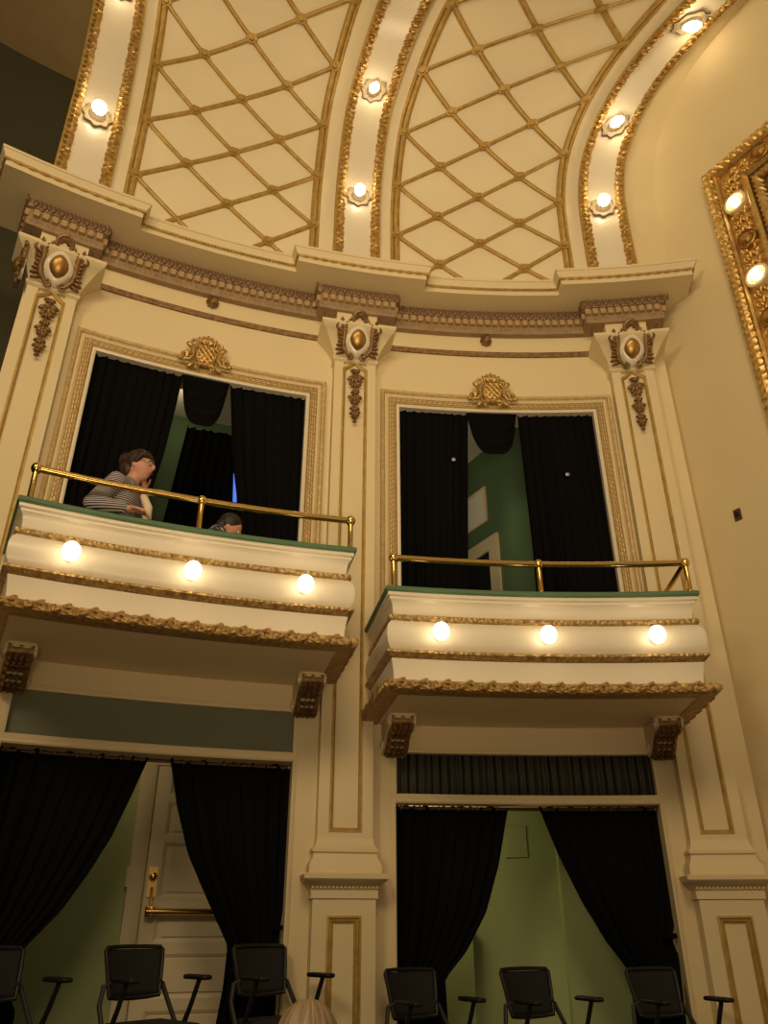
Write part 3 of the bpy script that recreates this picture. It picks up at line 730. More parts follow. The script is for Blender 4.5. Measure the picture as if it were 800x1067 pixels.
# ------------------------------------------------------------------ balconies, rails, brackets and their bulbs
NTH = ('first', 'second', 'third')
def balcony(k):
    c = BAY[k]; d = STEP if k == 0 else 0.0; side = ('left', 'right')[k]; hw = 1.235
    t = wthing('balcony', 'white and gold %s balcony with green ledge and leaf moulding' % side, 'balcony', c, .5, 1.46 + d, 'balconies', 'thing')
    pth = [(c - hw, .0), (c - hw, 1.0), (c + hw, 1.0), (c + hw, .0)]
    Z = lambda L: [(o, z + d) for o, z in L]
    m = MB(); sweep(m, pth, Z([(-.16, 2.20), (.10, 2.20), (.11, 2.21), (.11, 2.232), (.10, 2.242), (-.16, 2.242)]), W_SP, .12); m.build('ledge', M['green'], t)
    m = MB(); sweep(m, pth, Z([(-.10, 2.03), (.035, 2.03), (.04, 2.09), (.05, 2.13), (.072, 2.15), (.072, 2.165), (.09, 2.175), (.09, 2.20), (-.10, 2.20)]), W_SP, .12); m.build('ledge_moulding', M['white'], t)
    m = MB(); sweep(m, pth, Z([(-.05, 1.985), (.06, 1.985), (.075, 1.995), (.075, 2.022), (.06, 2.032), (-.05, 2.032)]), W_SP, .06); m.build('upper_band', M['carved'], t)
    m = MB(); sweep(m, pth, Z([(-.10, 1.75), (.045, 1.75), (.07, 1.77), (.092, 1.81), (.10, 1.86), (.098, 1.91), (.085, 1.95), (.055, 1.985), (-.10, 1.985)]), W_SP, .12); m.build('front_panel', M['white'], t)
    m = MB(); sweep(m, pth, Z([(-.05, 1.70), (.05, 1.70), (.07, 1.71), (.10, 1.735), (.10, 1.752), (-.05, 1.752)]), W_SP, .06); m.build('lower_band', M['carved'], t)
    m = MB(); sweep(m, pth, Z([(-.10, 1.53), (.03, 1.53), (.035, 1.60), (.045, 1.66), (.055, 1.70), (-.10, 1.70)]), W_SP, .12); m.build('apron', M['white'], t)
    # leaf moulding: an ovolo carrying curled acanthus leaves
    m = MB(); sweep(m, pth, Z([(-.02, 1.455), (.10, 1.455), (.125, 1.475), (.125, 1.50), (.10, 1.53), (.05, 1.545), (-.02, 1.545)]), W_SP, .015, mod=lambda u, j, o, h: (o + (.012 * math.sin(2 * PI * u / .058 + j) if 1 < j < 5 else 0), h))
    for i, (s, p, tx, ty) in enumerate(along(pth, .108, .185)):
        if abs(p - 1.108) < .01 and abs(s - c) > hw + .03: continue
        if abs(p - 1.108) > .01 and p > 1.0: continue
        fn = lambda x, y, h, s=s, p=p, tx=tx, ty=ty: wp(s + tx * x - ty * h * .55, p + ty * x + tx * h * .55, 1.495 + d + y * .68)
        scroll(m, fn, spiral(.04, .0, .045, .008, 2.4, -3.4, 12), .016, .009, .012)
        for (x, y, a, l, w2) in ((-.08, -.03, .5, .10, .045), (-.07, .02, .1, .10, .04), (.03, -.03, -.15, .09, .04), (0, .03, .6, .07, .035), (-.03, -.035, -.2, .08, .03)): leaf(m, fn, x, y, a, l, w2, .026, .0)
    m.build('leaf_moulding', M['gold_dull'], t)
    m = MB(); wbox(m, c - hw - .06, c + hw + .06, .0, 1.05, 1.46 + d, 1.52 + d); m.build('soffit', M['cream'], t)
    m = MB(); wbox(m, c - 1.2, c + 1.2, -.26, .95, 1.53 + d, 1.58 + d); m.build('deck', M['carpet'], t)
    # bulbs along the front
    for i, off in enumerate((-.905, 0.0, .905)):
        s = c + off; pos = ('nearest the left end', 'in the middle', 'nearest the right end')[i]
        b = wthing('globe_bulb', 'lit globe bulb %s of the %s balcony front' % (pos, side), 'light bulb', s, 1.10, 1.87 + d, 'globe bulbs on the balcony fronts')
        f = lambda x, y, h, s=s: wp(s + x, 1.095 + h, 1.87 + d + y)
        m = MB(); lathe(m, [(0, 0), (.042, 0), (.04, .018), (.028, .026), (.026, .045), (0, .045)], f, 20); m.build('socket', M['brass'], b)
        m = MB(); ball(m, (0, 0, .098), .068, 18, 12, f); m.build('globe', M['bulb'], b)
    # brass rail
    r = wthing('brass_rail', 'brass handrail on posts along the green ledge of the %s balcony' % side, 'handrail', c, 1.03, 2.242 + d, 'brass rails of the balconies')
    zr = 2.50 + d; pr = 1.03; e0, e1 = c - 1.265, c + 1.30
    m = MB(); tube(m, [wp(e0 + (e1 - e0) * i / 20, pr, zr) for i in range(21)], .026, 12); m.build('rail', M['brass'], r)
    for i, s in enumerate((e0, c + .02, e1)):
        p_ = MB(); f = lambda x, y, h, s=s: wp(s + x, pr + y, 2.242 + d + h)
        lathe(p_, [(0, 0), (.045, 0), (.045, .012), (.028, .02), (.022, .03), (.022, .22), (.03, .226), (.022, .235)], f, 16); po = p_.build('post', M['brass'], r)
        q = MB(); ball(q, (0, 0, .258), .042, 14, 10, f); q.build('ball_joint', M['brass'], po)
    if k == 1:
        m = MB(); tube(m, [wp(e1, pr, zr), wp(e1 - .01, .5, zr), wp(e1 - .02, .128, zr)], .022, 12); m.build('end_rail', M['brass'], r)
    # scroll brackets
    for i, off in enumerate((-1.075, 1.125)):
        s = c + off
        lab = 'gilded scroll bracket under the %s end of the %s balcony' % (('left', 'right')[i], side)
        b = wthing('bracket', lab, 'bracket', s, 0, 1.28 + d, 'brackets under the balconies')
        side_prof = [(.0, 1.458), (.43, 1.458), (.45, 1.42), (.43, 1.375), (.38, 1.355), (.32, 1.36), (.26, 1.34), (.20, 1.30), (.15, 1.25), (.09, 1.225), (.0, 1.22)]
        m = MB(); vs = []
        for x in (-.10, .10): vs += [wp(s + x, p, z + d) for p, z in side_prof]
        n = len(side_prof); m.add(vs, [tuple(range(n)), tuple(reversed(range(n, 2 * n)))] + [(j, (j + 1) % n, n + (j + 1) % n, n + j) for j in range(n)]); m.build('body', M['cream'], b, 20)
        for x in (-.105, .105):
            for cx_, cz_, rr in ((.385, 1.41, .045), (.07, 1.275, .04)):
                m = MB(); tube(m, [wp(s + x, cx_ + px, cz_ + pz + d) for px, pz in spiral(0, 0, rr, .008, 0, 9.5, 26)], .011, 6)
                m.build('volute', M['white'], b)
        m = MB(); tube(m, [wp(s + x, .40, 1.405 + d) for x in (-.09, -.035, 0, .035, .09)], [.055, .05, .054, .05, .055], 14)
        face = [(.43, 1.355), (.36, 1.343), (.30, 1.345), (.24, 1.318), (.18, 1.275), (.13, 1.235), (.07, 1.21)]
        for j, (p, z) in enumerate(face):
            for x in (-.06, -.02, .02, .06):
                ellipsoid(m, (s + x, p, z + d), ((.024, 0, 0), (0, .056, -.026), (0, .010, .024)), 8, 6, wp)
        for x in (-.08, .08): tube(m, [wp(s + x, p, z + d - .004) for p, z in face], .016, 7)
        m.build('acanthus_face', M['bronze'], b)
balcony(0); balcony(1)

# transom panels above the lower openings
for k, c in enumerate(BAY):
    d = STEP if k == 0 else 0.0
    if k == 0:
        t = wthing('transom_board', 'plain grey green board above the lower left opening', 'panel', c, -.05, .905 + d)
        m = MB(); wbox(m, c - 1.05, c + 1.05, -.06, -.03, .92 + d, 1.245 + d); m.build('board', M['grey_green'], t)
    else:
        t = wthing('transom_drape', 'dark pleated drape in the slot above the lower right opening', 'drape', c, -.1, .905 + d)
        m = MB(); n = 396; vs = []
        for i in range(n + 1):
            s = c - 1.065 + 2.13 * i / n; p = -.11 + .05 * abs(math.sin(PI * i / n * 33)) ** .6 - .01 * math.sin(i * .9)
            vs += [wp(s, p, .91 + d), wp(s, p, 1.255 + d)]
        m.add(vs, [(2 * i, 2 * i + 2, 2 * i + 3, 2 * i + 1) for i in range(n)]); m.build('pleats', M['pleat'], t, 60, solid=.004)
    m = MB(); sweep(m, [(c - 1.07, .905 + d), (c - 1.07, 1.26 + d), (c + 1.07, 1.26 + d), (c + 1.07, .905 + d)], [(-.018, -.06), (-.018, .012), (.0, .018), (.022, .012), (.022, -.06)], W_SZ, .2, True); m.build('frame', M['cream'], t)
    # architrave of the lower opening
    o = MB(); zb = -1.15 if k else -1.0
    sweep(o, [(c - 1.07, zb), (c - 1.07, .865 + d), (c + 1.07, .865 + d), (c + 1.07, zb)], [(-.012, -.2), (-.012, .012), (.0, .02), (.018, .012), (.018, -.0)], W_SZ, .2)
    o = o.build('trim_%d' % (k + 1), M['cream']); o['kind'] = 'structure'

# ------------------------------------------------------------------ curtains
def lerp_poly(L, z):
    L = sorted(L)
    if z <= L[0][0]: return L[0][1]
    for (a, x), (b, y) in zip(L, L[1:]):
        if z <= b: return x + (y - x) * (z - a) / (b - a)
    return L[-1][1]
def curtain(name, label, left, right, z0, z1, p, folds, amp, material, group, heading=0.0, bottom=None, nu=150, nv=46):
    m = MB(); vs = []
    for j in range(nv + 1):
        v = j / nv
        for i in range(nu + 1):
            u = i / nu; zt = z1
            zb = z0 if bottom is None else bottom(u)
            z = zb + (zt - zb) * v
            sl, sr = lerp_poly(left, z), lerp_poly(right, z)
            ph = 2 * PI * folds * u + .9 * math.sin(7 * u + 1.3) + .35 * math.sin(3.0 * v + 4 * u)
            a = amp * (.75 + .45 * math.sin(5.1 * u + 2 * v))
            top = heading * max(0, (v - .955) / .045) * math.sin(2 * PI * folds * 1.5 * u) * .5
            vs.append(wp(sl + (sr - sl) * u + .012 * math.sin(ph * 1 + 1), p + a * math.sin(ph) + .3 * a * math.sin(2.3 * ph + 1), z + top + (.006 * math.sin(31 * u) if j == nv else 0)))
    w_ = nu + 1
    m.add(vs, [(j * w_ + i, j * w_ + i + 1, (j + 1) * w_ + i + 1, (j + 1) * w_ + i) for j in range(nv) for i in range(nu)])
    o = m.build(name, material, None, 80, solid=.006)
    return tag(o, label, 'curtain', group)
z_ = lambda L: [(z, s) for s, z in L]
G1 = 'black curtains of the upper openings'; G2 = 'black curtains of the lower openings'
# upper left opening
zd = 1.88
curtain('curtain', 'black curtain drawn back at the left of the left balcony opening, behind the striped woman', [(1.8, -4.36), (4.7, -4.36)], [(1.9, -3.80), (3.0, -3.72), (3.33, -3.69), (3.79, -3.63), (4.33, -3.59), (4.66, -3.57)], zd, 4.66, -.035, 9, .018, M['velvet2'], G1)
curtain('curtain', 'black curtain at the right of the left balcony opening', [(1.9, -2.86), (3.14, -2.91), (3.46, -2.95), (3.72, -3.0), (3.92, -3.03), (4.66, -3.12)], [(1.8, -2.33), (4.7, -2.33)], zd, 4.66, -.035, 8, .018, M['velvet2'], G1)
# upper right opening
curtain('curtain', 'black curtain hanging straight at the left of the right balcony opening', [(1.6, -1.44), (4.7, -1.44)], [(1.6, -.83), (2.75, -.80), (3.66, -.76), (4.66, -.71)], 1.60, 4.66, -.035, 9, .018, M['velvet2'], G1)
curtain('curtain', 'black curtain at the right of the right balcony opening', [(1.6, -.17), (2.77, -.175), (3.16, -.17), (4.66, -.195)], [(1.6, .61), (4.7, .61)], 1.60, 4.66, -.035, 9, .018, M['velvet2'], G1)
def swag(label, s0, s1, ztop, zlow, group):
    m = MB(); nu, nv = 40, 24; vs = []; c = (s0 + s1) / 2; hw = (s1 - s0) / 2
    for j in range(nv + 1):
        v = j / nv
        for i in range(nu + 1):
            x = -1 + 2 * i / nu
            dep = (1 - abs(x) ** 3.6) ** .8
            z = ztop - (ztop - zlow) * v * dep
            narrow = 1 - .10 * v * abs(x)
            vs.append(wp(c + hw * x * narrow, -.01 + .05 * v * dep + .022 * math.sin(9.5 * v * 2) * dep, z))
    w_ = nu + 1; m.add(vs, [(j * w_ + i, j * w_ + i + 1, (j + 1) * w_ + i + 1, (j + 1) * w_ + i) for j in range(nv) for i in range(nu)])
    return tag(m.build('curtain_swag', M['velvet2'], None, 80, solid=.01), label, 'swag', group)
swag('rounded black swag hanging in the middle of the left balcony opening', -3.575, -3.105, 4.66, 4.09, 'black swags')
swag('rounded black swag hanging in the middle of the right balcony opening', -.73, -.185, 4.66, 4.14, 'black swags')
# curtain on the back wall of the left upper box, and a glowing strip standing for the lit gap at its edge
curtain('curtain', 'black curtain on the back wall of the left box, behind the swag', [(1.9, -3.62), (4.9, -3.38)], [(1.9, -2.5), (4.9, -2.6)], 1.88, 4.82, -1.15, 11, .03, M['velvet2'], G1)
o = MB(); box(o, 0, 1, 0, 1, 0, 1, lambda x, y, z: wp(-2.875 + .035 * x - .02 * z, -1.07 + .012 * y, 3.94 + .34 * z))
tag(o.build('gap_glow', M['blue_slit'], None, 0), 'thin glowing strip for blue light in the curtain gap of the left box', 'light')
# small pins on the upper right curtains
for s, z, l in ((-.87, 4.08, 'left'), (.25, 3.93, 'right')):
    o = MB(); fn = at_wall(s, z, -.008); lathe(o, [(0, -.02), (.008, -.02), (.008, 0), (.022, .002), (.02, .012), (0, .018)], fn, 14)
    tag(o.build('curtain_pin', M['steel'], None), 'small shiny pin on the %s curtain of the right balcony opening' % l, 'pin', 'curtain pins')
# lower left opening
ZL = 1.125; ZR = .845
curtain('curtain', 'black velvet curtain swept back to the left of the cream door', [(-1.0, -4.43), (1.2, -4.43)],
        z_([(-4.05, -1.0), (-4.0, -.5), (-4.13, -.27), (-4.01, -.12), (-3.84, .08), (-3.70, .32), (-3.58, .57), (-3.49, .84), (-3.40, 1.13)]), -.99, ZL, -.12, 9, .022, M['velvet'], G2, .02)
curtain('curtain', 'black velvet curtain hanging over the right half of the cream door', z_([(-2.74, -1.0), (-2.72, -.6), (-2.69, -.39), (-2.68, -.13), (-2.87, .18), (-3.03, .46), (-3.15, .79), (-3.24, 1.13)]),
        z_([(-2.31, -1.0), (-2.33, -.6), (-2.34, -.1), (-2.31, .15), (-2.30, .68), (-2.295, 1.13)]), -.99, ZL, -.12, 8, .022, M['velvet'], G2, .02)
# lower right opening
curtain('curtain', 'black velvet curtain at the left of the lower right opening, beside the middle pilaster', [(-1.15, -1.47), (1.0, -1.465)],
        z_([(-1.10, -1.15), (-1.10, -.59), (-1.11, -.35), (-.94, -.17), (-.78, .09), (-.66, .43), (-.56, .845)]), -1.14, ZR, -.12, 8, .022, M['velvet'], G2, .02)
curtain('curtain', 'black velvet curtain at the right of the lower right opening, swept against the jamb', z_([(.28, -1.15), (.27, -.59), (.26, -.30), (.11, -.1), (-.04, .16), (-.19, .5), (-.31, .845)]),
        z_([(.60, -1.15), (.615, -.59), (.63, -.2), (.60, -.1), (.645, .05), (.655, .43), (.655, .845)]), -1.14, ZR, -.12, 8, .022, M['velvet'], G2, .02)
for k, (c, zr, l) in enumerate(((BAY[0], ZL - .012, 'lower left'), (BAY[1], ZR - .012, 'lower right'))):
    t = wthing('curtain_rod', 'dark curtain rod across the top of the %s opening' % l, 'curtain rod', c, -.12, zr, 'curtain rods')
    m = MB(); tube(m, [wp(c - 1.055 + 2.11 * i / 12, -.12, zr) for i in range(13)], .013, 10); m.build('rod', M['rod'], t)
    for e in (-1.05, 1.05):
        m = MB(); lathe(m, [(0, 0), (.03, 0), (.03, .01), (.018, .014), (.018, .03), (0, .03)], lambda x, y, h, e=e: wp(c + e - math.copysign(h, e) + math.copysign(.018, e), -.12 + x, zr + y), 14); m.build('end_socket', M['steel'], t)
    for q in range(14):
        x = -1.0 + 2.0 * q / 13
        if (k == 0 and .0 < x < .14) or (k == 1 and -.13 < x < .1): continue
        m = MB(); tube(m, [wp(c + x + .004 * math.cos(a), -.12 + .018 * math.cos(a), zr + .018 * math.sin(a)) for a in [2 * PI * i / 14 for i in range(15)]], .004, 6, False); m.build('ring', M['steel'], t)
# tie-backs of the lower curtains
for s, z, l in ((-2.32, -.02, 'right curtain over the door'), (.60, -.08, 'right curtain of the lower right opening')):
    o = MB(); tube(o, [wp(s + .045 * math.cos(a) , -.12 + .06 * math.sin(a), z + .012 * math.cos(a)) for a in [2 * PI * i / 20 for i in range(21)]], .016, 8, False)
    tag(o.build('tie_back', M['velvet'], None), 'black cord tie-back on the %s' % l, 'tie-back', 'curtain tie-backs')

# ------------------------------------------------------------------ door and fittings of the lower boxes
PD = -1.0
D = MB()
dr = wthing('door_1', 'cream panelled door with a brass push bar behind the lower left curtains', 'door', -2.85, PD, -1.0, None, 'structure')
s0, s1 = -3.235, -2.40; ztop = 1.215
m = MB(); wbox(m, s0, s1, PD, PD + .03, -.99, ztop)
rows = [(.98, 1.17), (.66, .93), (.20, .61), (-.12, .06), (-.50, -.20), (-.90, -.58)]
for a, b in ((s0, s0 + .10), (s1 - .10, s1)): wbox(m, a, b, PD + .028, PD + .045, -.99, ztop)
edges = [ztop] + [v for r in rows for v in (r[1], r[0])] + [-.99]
for a, b in zip(edges[0::2], edges[1::2]): wbox(m, s0 + .10, s1 - .10, PD + .028, PD + .045, b, a)
m.build('door_leaf', M['door'], dr, 20)
for r0_, r1_ in rows:
    m = MB(); wbox(m, s0 + .16, s1 - .16, PD + .03, PD + .04, r0_ + .04, r1_ - .04)
    sweep(m, [(s0 + .10, r0_), (s0 + .10, r1_), (s1 - .10, r1_), (s1 - .10, r0_)], [(0, PD + .03), (0, PD + .045), (-.02, PD + .036), (-.025, PD + .03)], W_SZ, .3, True); m.build('door_panel', M['door'], dr, 20)
m = MB(); sweep(m, [(s0 - .012, -1.0), (s0 - .012, ztop + .012), (s1 + .012, ztop + .012), (s1 + .012, -1.0)], [(0, PD), (0, PD + .03), (.04, PD + .05), (.11, PD + .05), (.115, PD)], W_SZ, .3); m.build('casing', M['door'], dr)
m = MB(); tube(m, [wp(s, PD + .10, .095) for s in (s0 + .03, -2.9, s1 - .03)], .024, 12)
for s in (s0 + .06, s1 - .06): rbox(m, wp(s, PD + .075, .095), ((1, 0, 0), (0, 1, 0), (0, 0, 1)), (.035, .04, .04), .01)
m.build('push_bar', M['brass'], dr)
m = MB(); wbox(m, s0 + .02, s0 + .085, PD + .045, PD + .056, .20, .42); h = m.build('lock_plate', M['brass'], dr)
m = MB(); ball(m, wp(s0 + .052, PD + .085, .345), .034, 14, 10); tube(m, [wp(s0 + .052, PD + .05, .345), wp(s0 + .052, PD + .085, .345)], .014, 10)
tube(m, [wp(s0 + .052, PD + .075, .27), wp(s0 + .058, PD + .085, .2), wp(s0 + .05, PD + .09, .12)], [.012, .011, .013], 8); m.build('latch_handle', M['brass'], h)
m = MB(); wbox(m, -3.375, -3.33, PD, PD + .05, .27, .42); tag(m.build('wall_switch', M['door']), 'small cream switch plate on the casing left of the door', 'switch')
t = wthing('access_panel', 'flush green access panel high on the wall of the lower right box', 'panel', -.33, PD, .5)
m = MB(); wbox(m, -.42, -.245, PD, PD + .006, .535, .80); m.build('panel', M['sage_wall'], t)
m = MB(); tube(m, [wp(-.24, PD + .004, .80), wp(-.243, PD + .004, .535), wp(-.425, PD + .004, .53)], .004, 6); m.build('gap', M['black_plastic'], t)
m = MB(); wbox(m, -.02, .9, PD, PD + .12, -1.15, 1.29); struct(m, 'wall_pier', M['sage_wall'])
m = MB(); wbox(m, -1.69, -.74, PD, PD + .10, -1.15, -.02); struct(m, 'wall_dado', M['sage_wall'])
# lamps of the boxes
for s, p, z, e, c_ in ((-1.15, -.55, .45, 8.5, (1, .80, .40)), (-3.75, -.55, 1.30, 2.8, (1, .76, .42)), (-3.6, -.7, 4.85, 3.0, (1, .8, .5)), (-1.2, -.75, 4.2, 5.0, (1, .82, .55))):
    lamp('box_lamp', 'POINT', wp(s, p, z), e, c_, .15)

# ------------------------------------------------------------------ gilded frame with bulbs on the right wall, switch plate
FQ, FZ, QX, ZX = 1.045, 7.17, 3.6, 3.2
t = thing('lamp_frame', 'large gilded relief frame studded with bulbs on the plain right wall', 'frame', rw(FQ + 1.2, ZX, 0), 0)
pf_ = [(FQ, ZX), (FQ, FZ), (QX, FZ), (QX, ZX)]
m = MB(); sweep(m, pf_, rod_profile(.06, 10, (-.05, .06)), rw, .015, True, mod=lambda u, j, o, h: (-.05 + (o + .05) * (1 + .14 * math.sin(2 * PI * u / .085 + 1.5 * j) + .12 * math.sin(2 * PI * u / .05 - 1.7 * j)), .06 + (h - .06) * (1 + .14 * math.sin(2 * PI * u / .085 + 1.5 * j)))); m.build('leaf_border', M['gold_bright'], t)
m = MB(); sweep(m, pf_, [(-.11, 0), (-.11, .09), (-.13, .11), (-.15, .09), (-.15, 0)], rw, .3, True); sweep(m, pf_, [(-.40, 0), (-.40, .10), (-.43, .13), (-.46, .10), (-.46, 0)], rw, .3, True); m.build('bright_ridges', M['gold_bright'], t)
m = MB(); sweep(m, pf_, [(-.15, 0), (-.15, .05), (-.40, .05), (-.40, 0)], rw, .3, True)
for i, (a, b, tx, ty) in enumerate(along(pf_ + [pf_[0]], -.275, .115)):
    if math.hypot(a - FQ, b - FZ) > 4.6: continue
    fn = lambda x, y, h, a=a, b=b, tx=tx, ty=ty: rw(a + tx * x - ty * y, b + ty * x + tx * y, .05 + h)
    for sg in (-1, 1):
        scroll(m, fn, [(sg * 0 + q[0], sg * (.055) + sg * q[1]) for q in spiral(.0, .02, .035, .008, -2, 3.6, 10)], .012, .007, .008)
        for (x, a2, l) in ((-.04, .5, .08), (.02, 1.0, .07), (.0, -.4, .09)): leaf(m, fn, x, sg * .03, sg * a2, l, .035, .022)
m.build('relief_field', M['gold_bright'], t)
m = MB(); sweep(m, pf_, rod_profile(.05, 8, (-.52, .05)), rw, .02, True, mod=lambda u, j, o, h: (-.52 + (o + .52) * (1 + .25 * math.sin(2 * PI * u / .09 + j)), h)); m.build('inner_border', M['gold'], t)
m = MB(); box(m, FQ + .55, QX - .55, ZX + .55, FZ - .55, 0, .02, rw); m.build('dark_centre', M['bronze'], t)
lf = [(FQ + .275, FZ - .66 - .5 * i) for i in range(6)]; tf = [(FQ + .64 + .5 * i, FZ - .275) for i in range(4)]
qn = 0
for i, (q, z) in enumerate(lf + tf):
    fn = lambda x, y, h, q=q, z=z: rw(q + x, z + y, .05 + h)
    bulb = (i % 2 == 0) if i < 6 else (i % 2 == 1)
    if bulb:
        on_left = i < 6
        lab = ('lit bulb in a gilded dish, %s down the left side of the lamp frame' % NTH[i // 2]) if on_left else ('lit bulb in a gilded dish, %s along the top of the lamp frame' % NTH[(i - 6) // 2])
        b = thing('frame_bulb', lab, 'light bulb', fn(0, 0, 0), 0, 'bulbs in the lamp frame')
        m = MB(); lathe(m, [(.0, .03), (.04, .03), (.055, .045), (.075, .04), (.095, .07), (.118, .068), (.128, .04), (.128, 0)], fn, 24); m.build('dish', M['dish'], b)
        m = MB(); ball(m, (0, 0, .075), .040, 14, 10, fn); m.build('bulb', M['bulb_frame'], b)
    else:
        m = MB(); lathe(m, [(.0, .085), (.04, .08), (.065, .055), (.07, .035), (.085, .035), (.095, .055), (.105, .05), (.11, 0)], fn, 24); m.build('roundel', M['boss'], t)
t = thing('switch_plate', 'small dark metal switch plate on the plain right wall', 'switch plate', rw(.50, 3.31, 0), 0)
m = MB(); box(m, .465, .535, 3.255, 3.365, 0, .012, rw); m.build('plate', M['rod'], t)
m = MB(); box(m, .487, .513, 3.29, 3.33, .012, .03, rw); m.build('toggle', M['black_plastic'], t)

# ------------------------------------------------------------------ chairs
def make_chair(label):
    t = thing('mesh_armchair', label, 'chair', (0, 0, 0), 0, 'black mesh armchairs')
    AX = ((1, 0, 0), (0, 1, 0), (0, 0, 1))
    # forward is -y
    m = MB(); nu, nv = 14, 8; vs = []
    for j in range(nv + 1):
        v = j / nv
        for i in range(nu + 1):
            u = -1 + 2 * i / nu; hw = .185 + .03 * v
            vs.append((hw * u, .20 + .06 * v + .045 * (1 - u * u) * (.6 + .4 * v), .60 + .26 * v))
    w_ = nu + 1; m.add(vs, [(j * w_ + i, j * w_ + i + 1, (j + 1) * w_ + i + 1, (j + 1) * w_ + i) for j in range(nv) for i in range(nu)]); m.build('backrest', M['mesh'], t, 60, solid=.006)
    rim = [(x * 1.10, y, z) for x, y, z in [(-.165, .20, .60), (-.172, .212, .65), (-.185, .235, .76), (-.195, .26, .855), (-.18, .268, .872), (-.1, .295, .875), (0, .307, .876), (.1, .295, .875), (.18, .268, .872), (.195, .26, .855), (.185, .235, .76), (.172, .212, .65), (.165, .20, .60), (.1, .222, .592), (0, .232, .588), (-.1, .222, .592), (-.165, .20, .60)]]
    m = MB(); tube(m, rim, .013, 8, False); m.build('back_frame', M['black_plastic'], t)
    m = MB(); rbox(m, (0, -.02, .435), AX, (.225, .225, .035), .03); m.build('seat', M['cushion'], t)
    for sg in (-1, 1):
        m = MB(); tube(m, [(sg * .175, .215, .68), (sg * .215, .225, .66), (sg * .25, .19, .56), (sg * .262, .10, .44), (sg * .262, .08, .40)], [.014, .016, .015, .015, .015], 8); m.build('side_frame', M['chair_frame'], t)
        m = MB(); tube(m, [(sg * .262, .03, .42), (sg * .264, -.04, .55), (sg * .266, -.10, .69)], [.017, .015, .015], 8); a = m.build('arm_post', M['black_plastic'], t)
        m = MB(); rbox(m, (sg * .266, -.08, .705), AX, (.035, .115, .014), .013); m.build('arm_pad', M['black_plastic'], a)
        m = MB(); tube(m, [(sg * .262, .08, .42), (sg * .266, -.20, .30), (sg * .268, -.24, .045)], .014, 8); l1 = m.build('leg', M['chair_frame'], t)
        m = MB(); ellipsoid(m, (sg * .268, -.24, .025), ((.012, 0, 0), (0, .025, 0), (0, 0, .025)), 10, 8); m.build('caster', M['black_plastic'], l1)
        m = MB(); tube(m, [(sg * .262, -.02, .40), (sg * .262, .20, .28), (sg * .262, .27, .045)], .014, 8); l2 = m.build('leg', M['chair_frame'], t)
        m = MB(); ellipsoid(m, (sg * .262, .27, .025), ((.012, 0, 0), (0, .025, 0), (0, 0, .025)), 10, 8); m.build('caster', M['black_plastic'], l2)
    return t
CH = [(-4.08, .42, 29, -1.0, 'black mesh armchair in front of the leftmost curtain, cut by the picture edge'), (-3.20, .42, 29, -1.0, 'black mesh armchair directly in front of the cream door'),
      (-2.36, .42, 29, -1.0, 'black mesh armchair in front of the curtain beside the middle pilaster'), (-1.29, .42, 27, -1.15, 'black mesh armchair just right of the middle pilaster, before a curtain'),
      (-.45, .42, 27, -1.15, 'black mesh armchair against the green gap of the lower right opening'), (.46, .42, 26, -1.15, 'black mesh armchair before the right curtain, beside the right pilaster')]
c0 = None
for i, (s, p, yaw, z, lab) in enumerate(CH):
    loc = wp(s, p, z); rz = -s / RW + R_(yaw)
    if c0 is None: c0 = make_chair(lab); c0.location = loc; c0.rotation_euler = (0, 0, rz)
    else: dup(c0, loc, rz, lab)

# ------------------------------------------------------------------ people
def add_head(mb, c, yaw, pitch=0.0, sc=1.0, roll=0.0):
    """a head looking along +x after turning by yaw; c is its centre"""
    Rm = Matrix.Rotation(yaw, 3, 'Z') @ Matrix.Rotation(pitch, 3, 'Y') @ Matrix.Rotation(roll, 3, 'X'); c = Vector(c)
    g = lambda a, w: math.exp(-(a / w) ** 2)
    vs = []; fs = []; nu, nv = 36, 28
    def shape(th, ph):
        z = math.cos(th); r = math.sin(th); x, y = r * math.cos(ph), r * math.sin(ph)
        X, Y, Z = x * .096, y * .074, z * .118
        if z < 0: Y *= 1 - .30 * (-z) ** 1.3; X *= 1 - .10 * (-z); X += .012 * (-z)
        if x > 0:
            fx = x
            X += fx * (.026 * g(Z + .008, .022) * g(Y, .012) + .012 * g(Z - .012, .018) * g(Y, .011))            # nose
            X -= fx * .010 * g(Z - .016, .014) * (g(Y - .030, .014) + g(Y + .030, .014))                          # eye sockets
            X += fx * .006 * g(Z + .047, .010) * g(Y, .022)                                                       # lips
            X += fx * .010 * g(Z + .085, .018) * g(Y, .024)                                                       # chin
            X += fx * .005 * g(Z - .036, .010)                                                                    # brow
        return Vector((X, Y, Z))
    vs.append(shape(0, 0))
    for i in range(1, nv):
        for j in range(nu): vs.append(shape(PI * i / nv, 2 * PI * j / nu))
    vs.append(shape(PI, 0)); L = len(vs) - 1
    for j in range(nu): fs.append((0, 1 + j, 1 + (j + 1) % nu))
    for i in range(nv - 2):
        for j in range(nu): a = 1 + i * nu; fs.append((a + j, a + nu + j, a + nu + (j + 1) % nu, a + (j + 1) % nu))
    a = 1 + (nv - 2) * nu
    for j in range(nu): fs.append((L, a + (j + 1) % nu, a + j))
    tr = lambda v: c + Rm @ (Vector(v) * sc)
    mb.add([tr(v) for v in vs], fs)
    for sg in (-1, 1): ellipsoid(mb, tr((-.008, sg * .074, -.004)), (Rm @ Vector((.018, 0, 0)) * sc, Rm @ Vector((0, .008, 0)) * sc, Rm @ Vector((-.004, 0, .03)) * sc), 10, 8)
    return tr, Rm
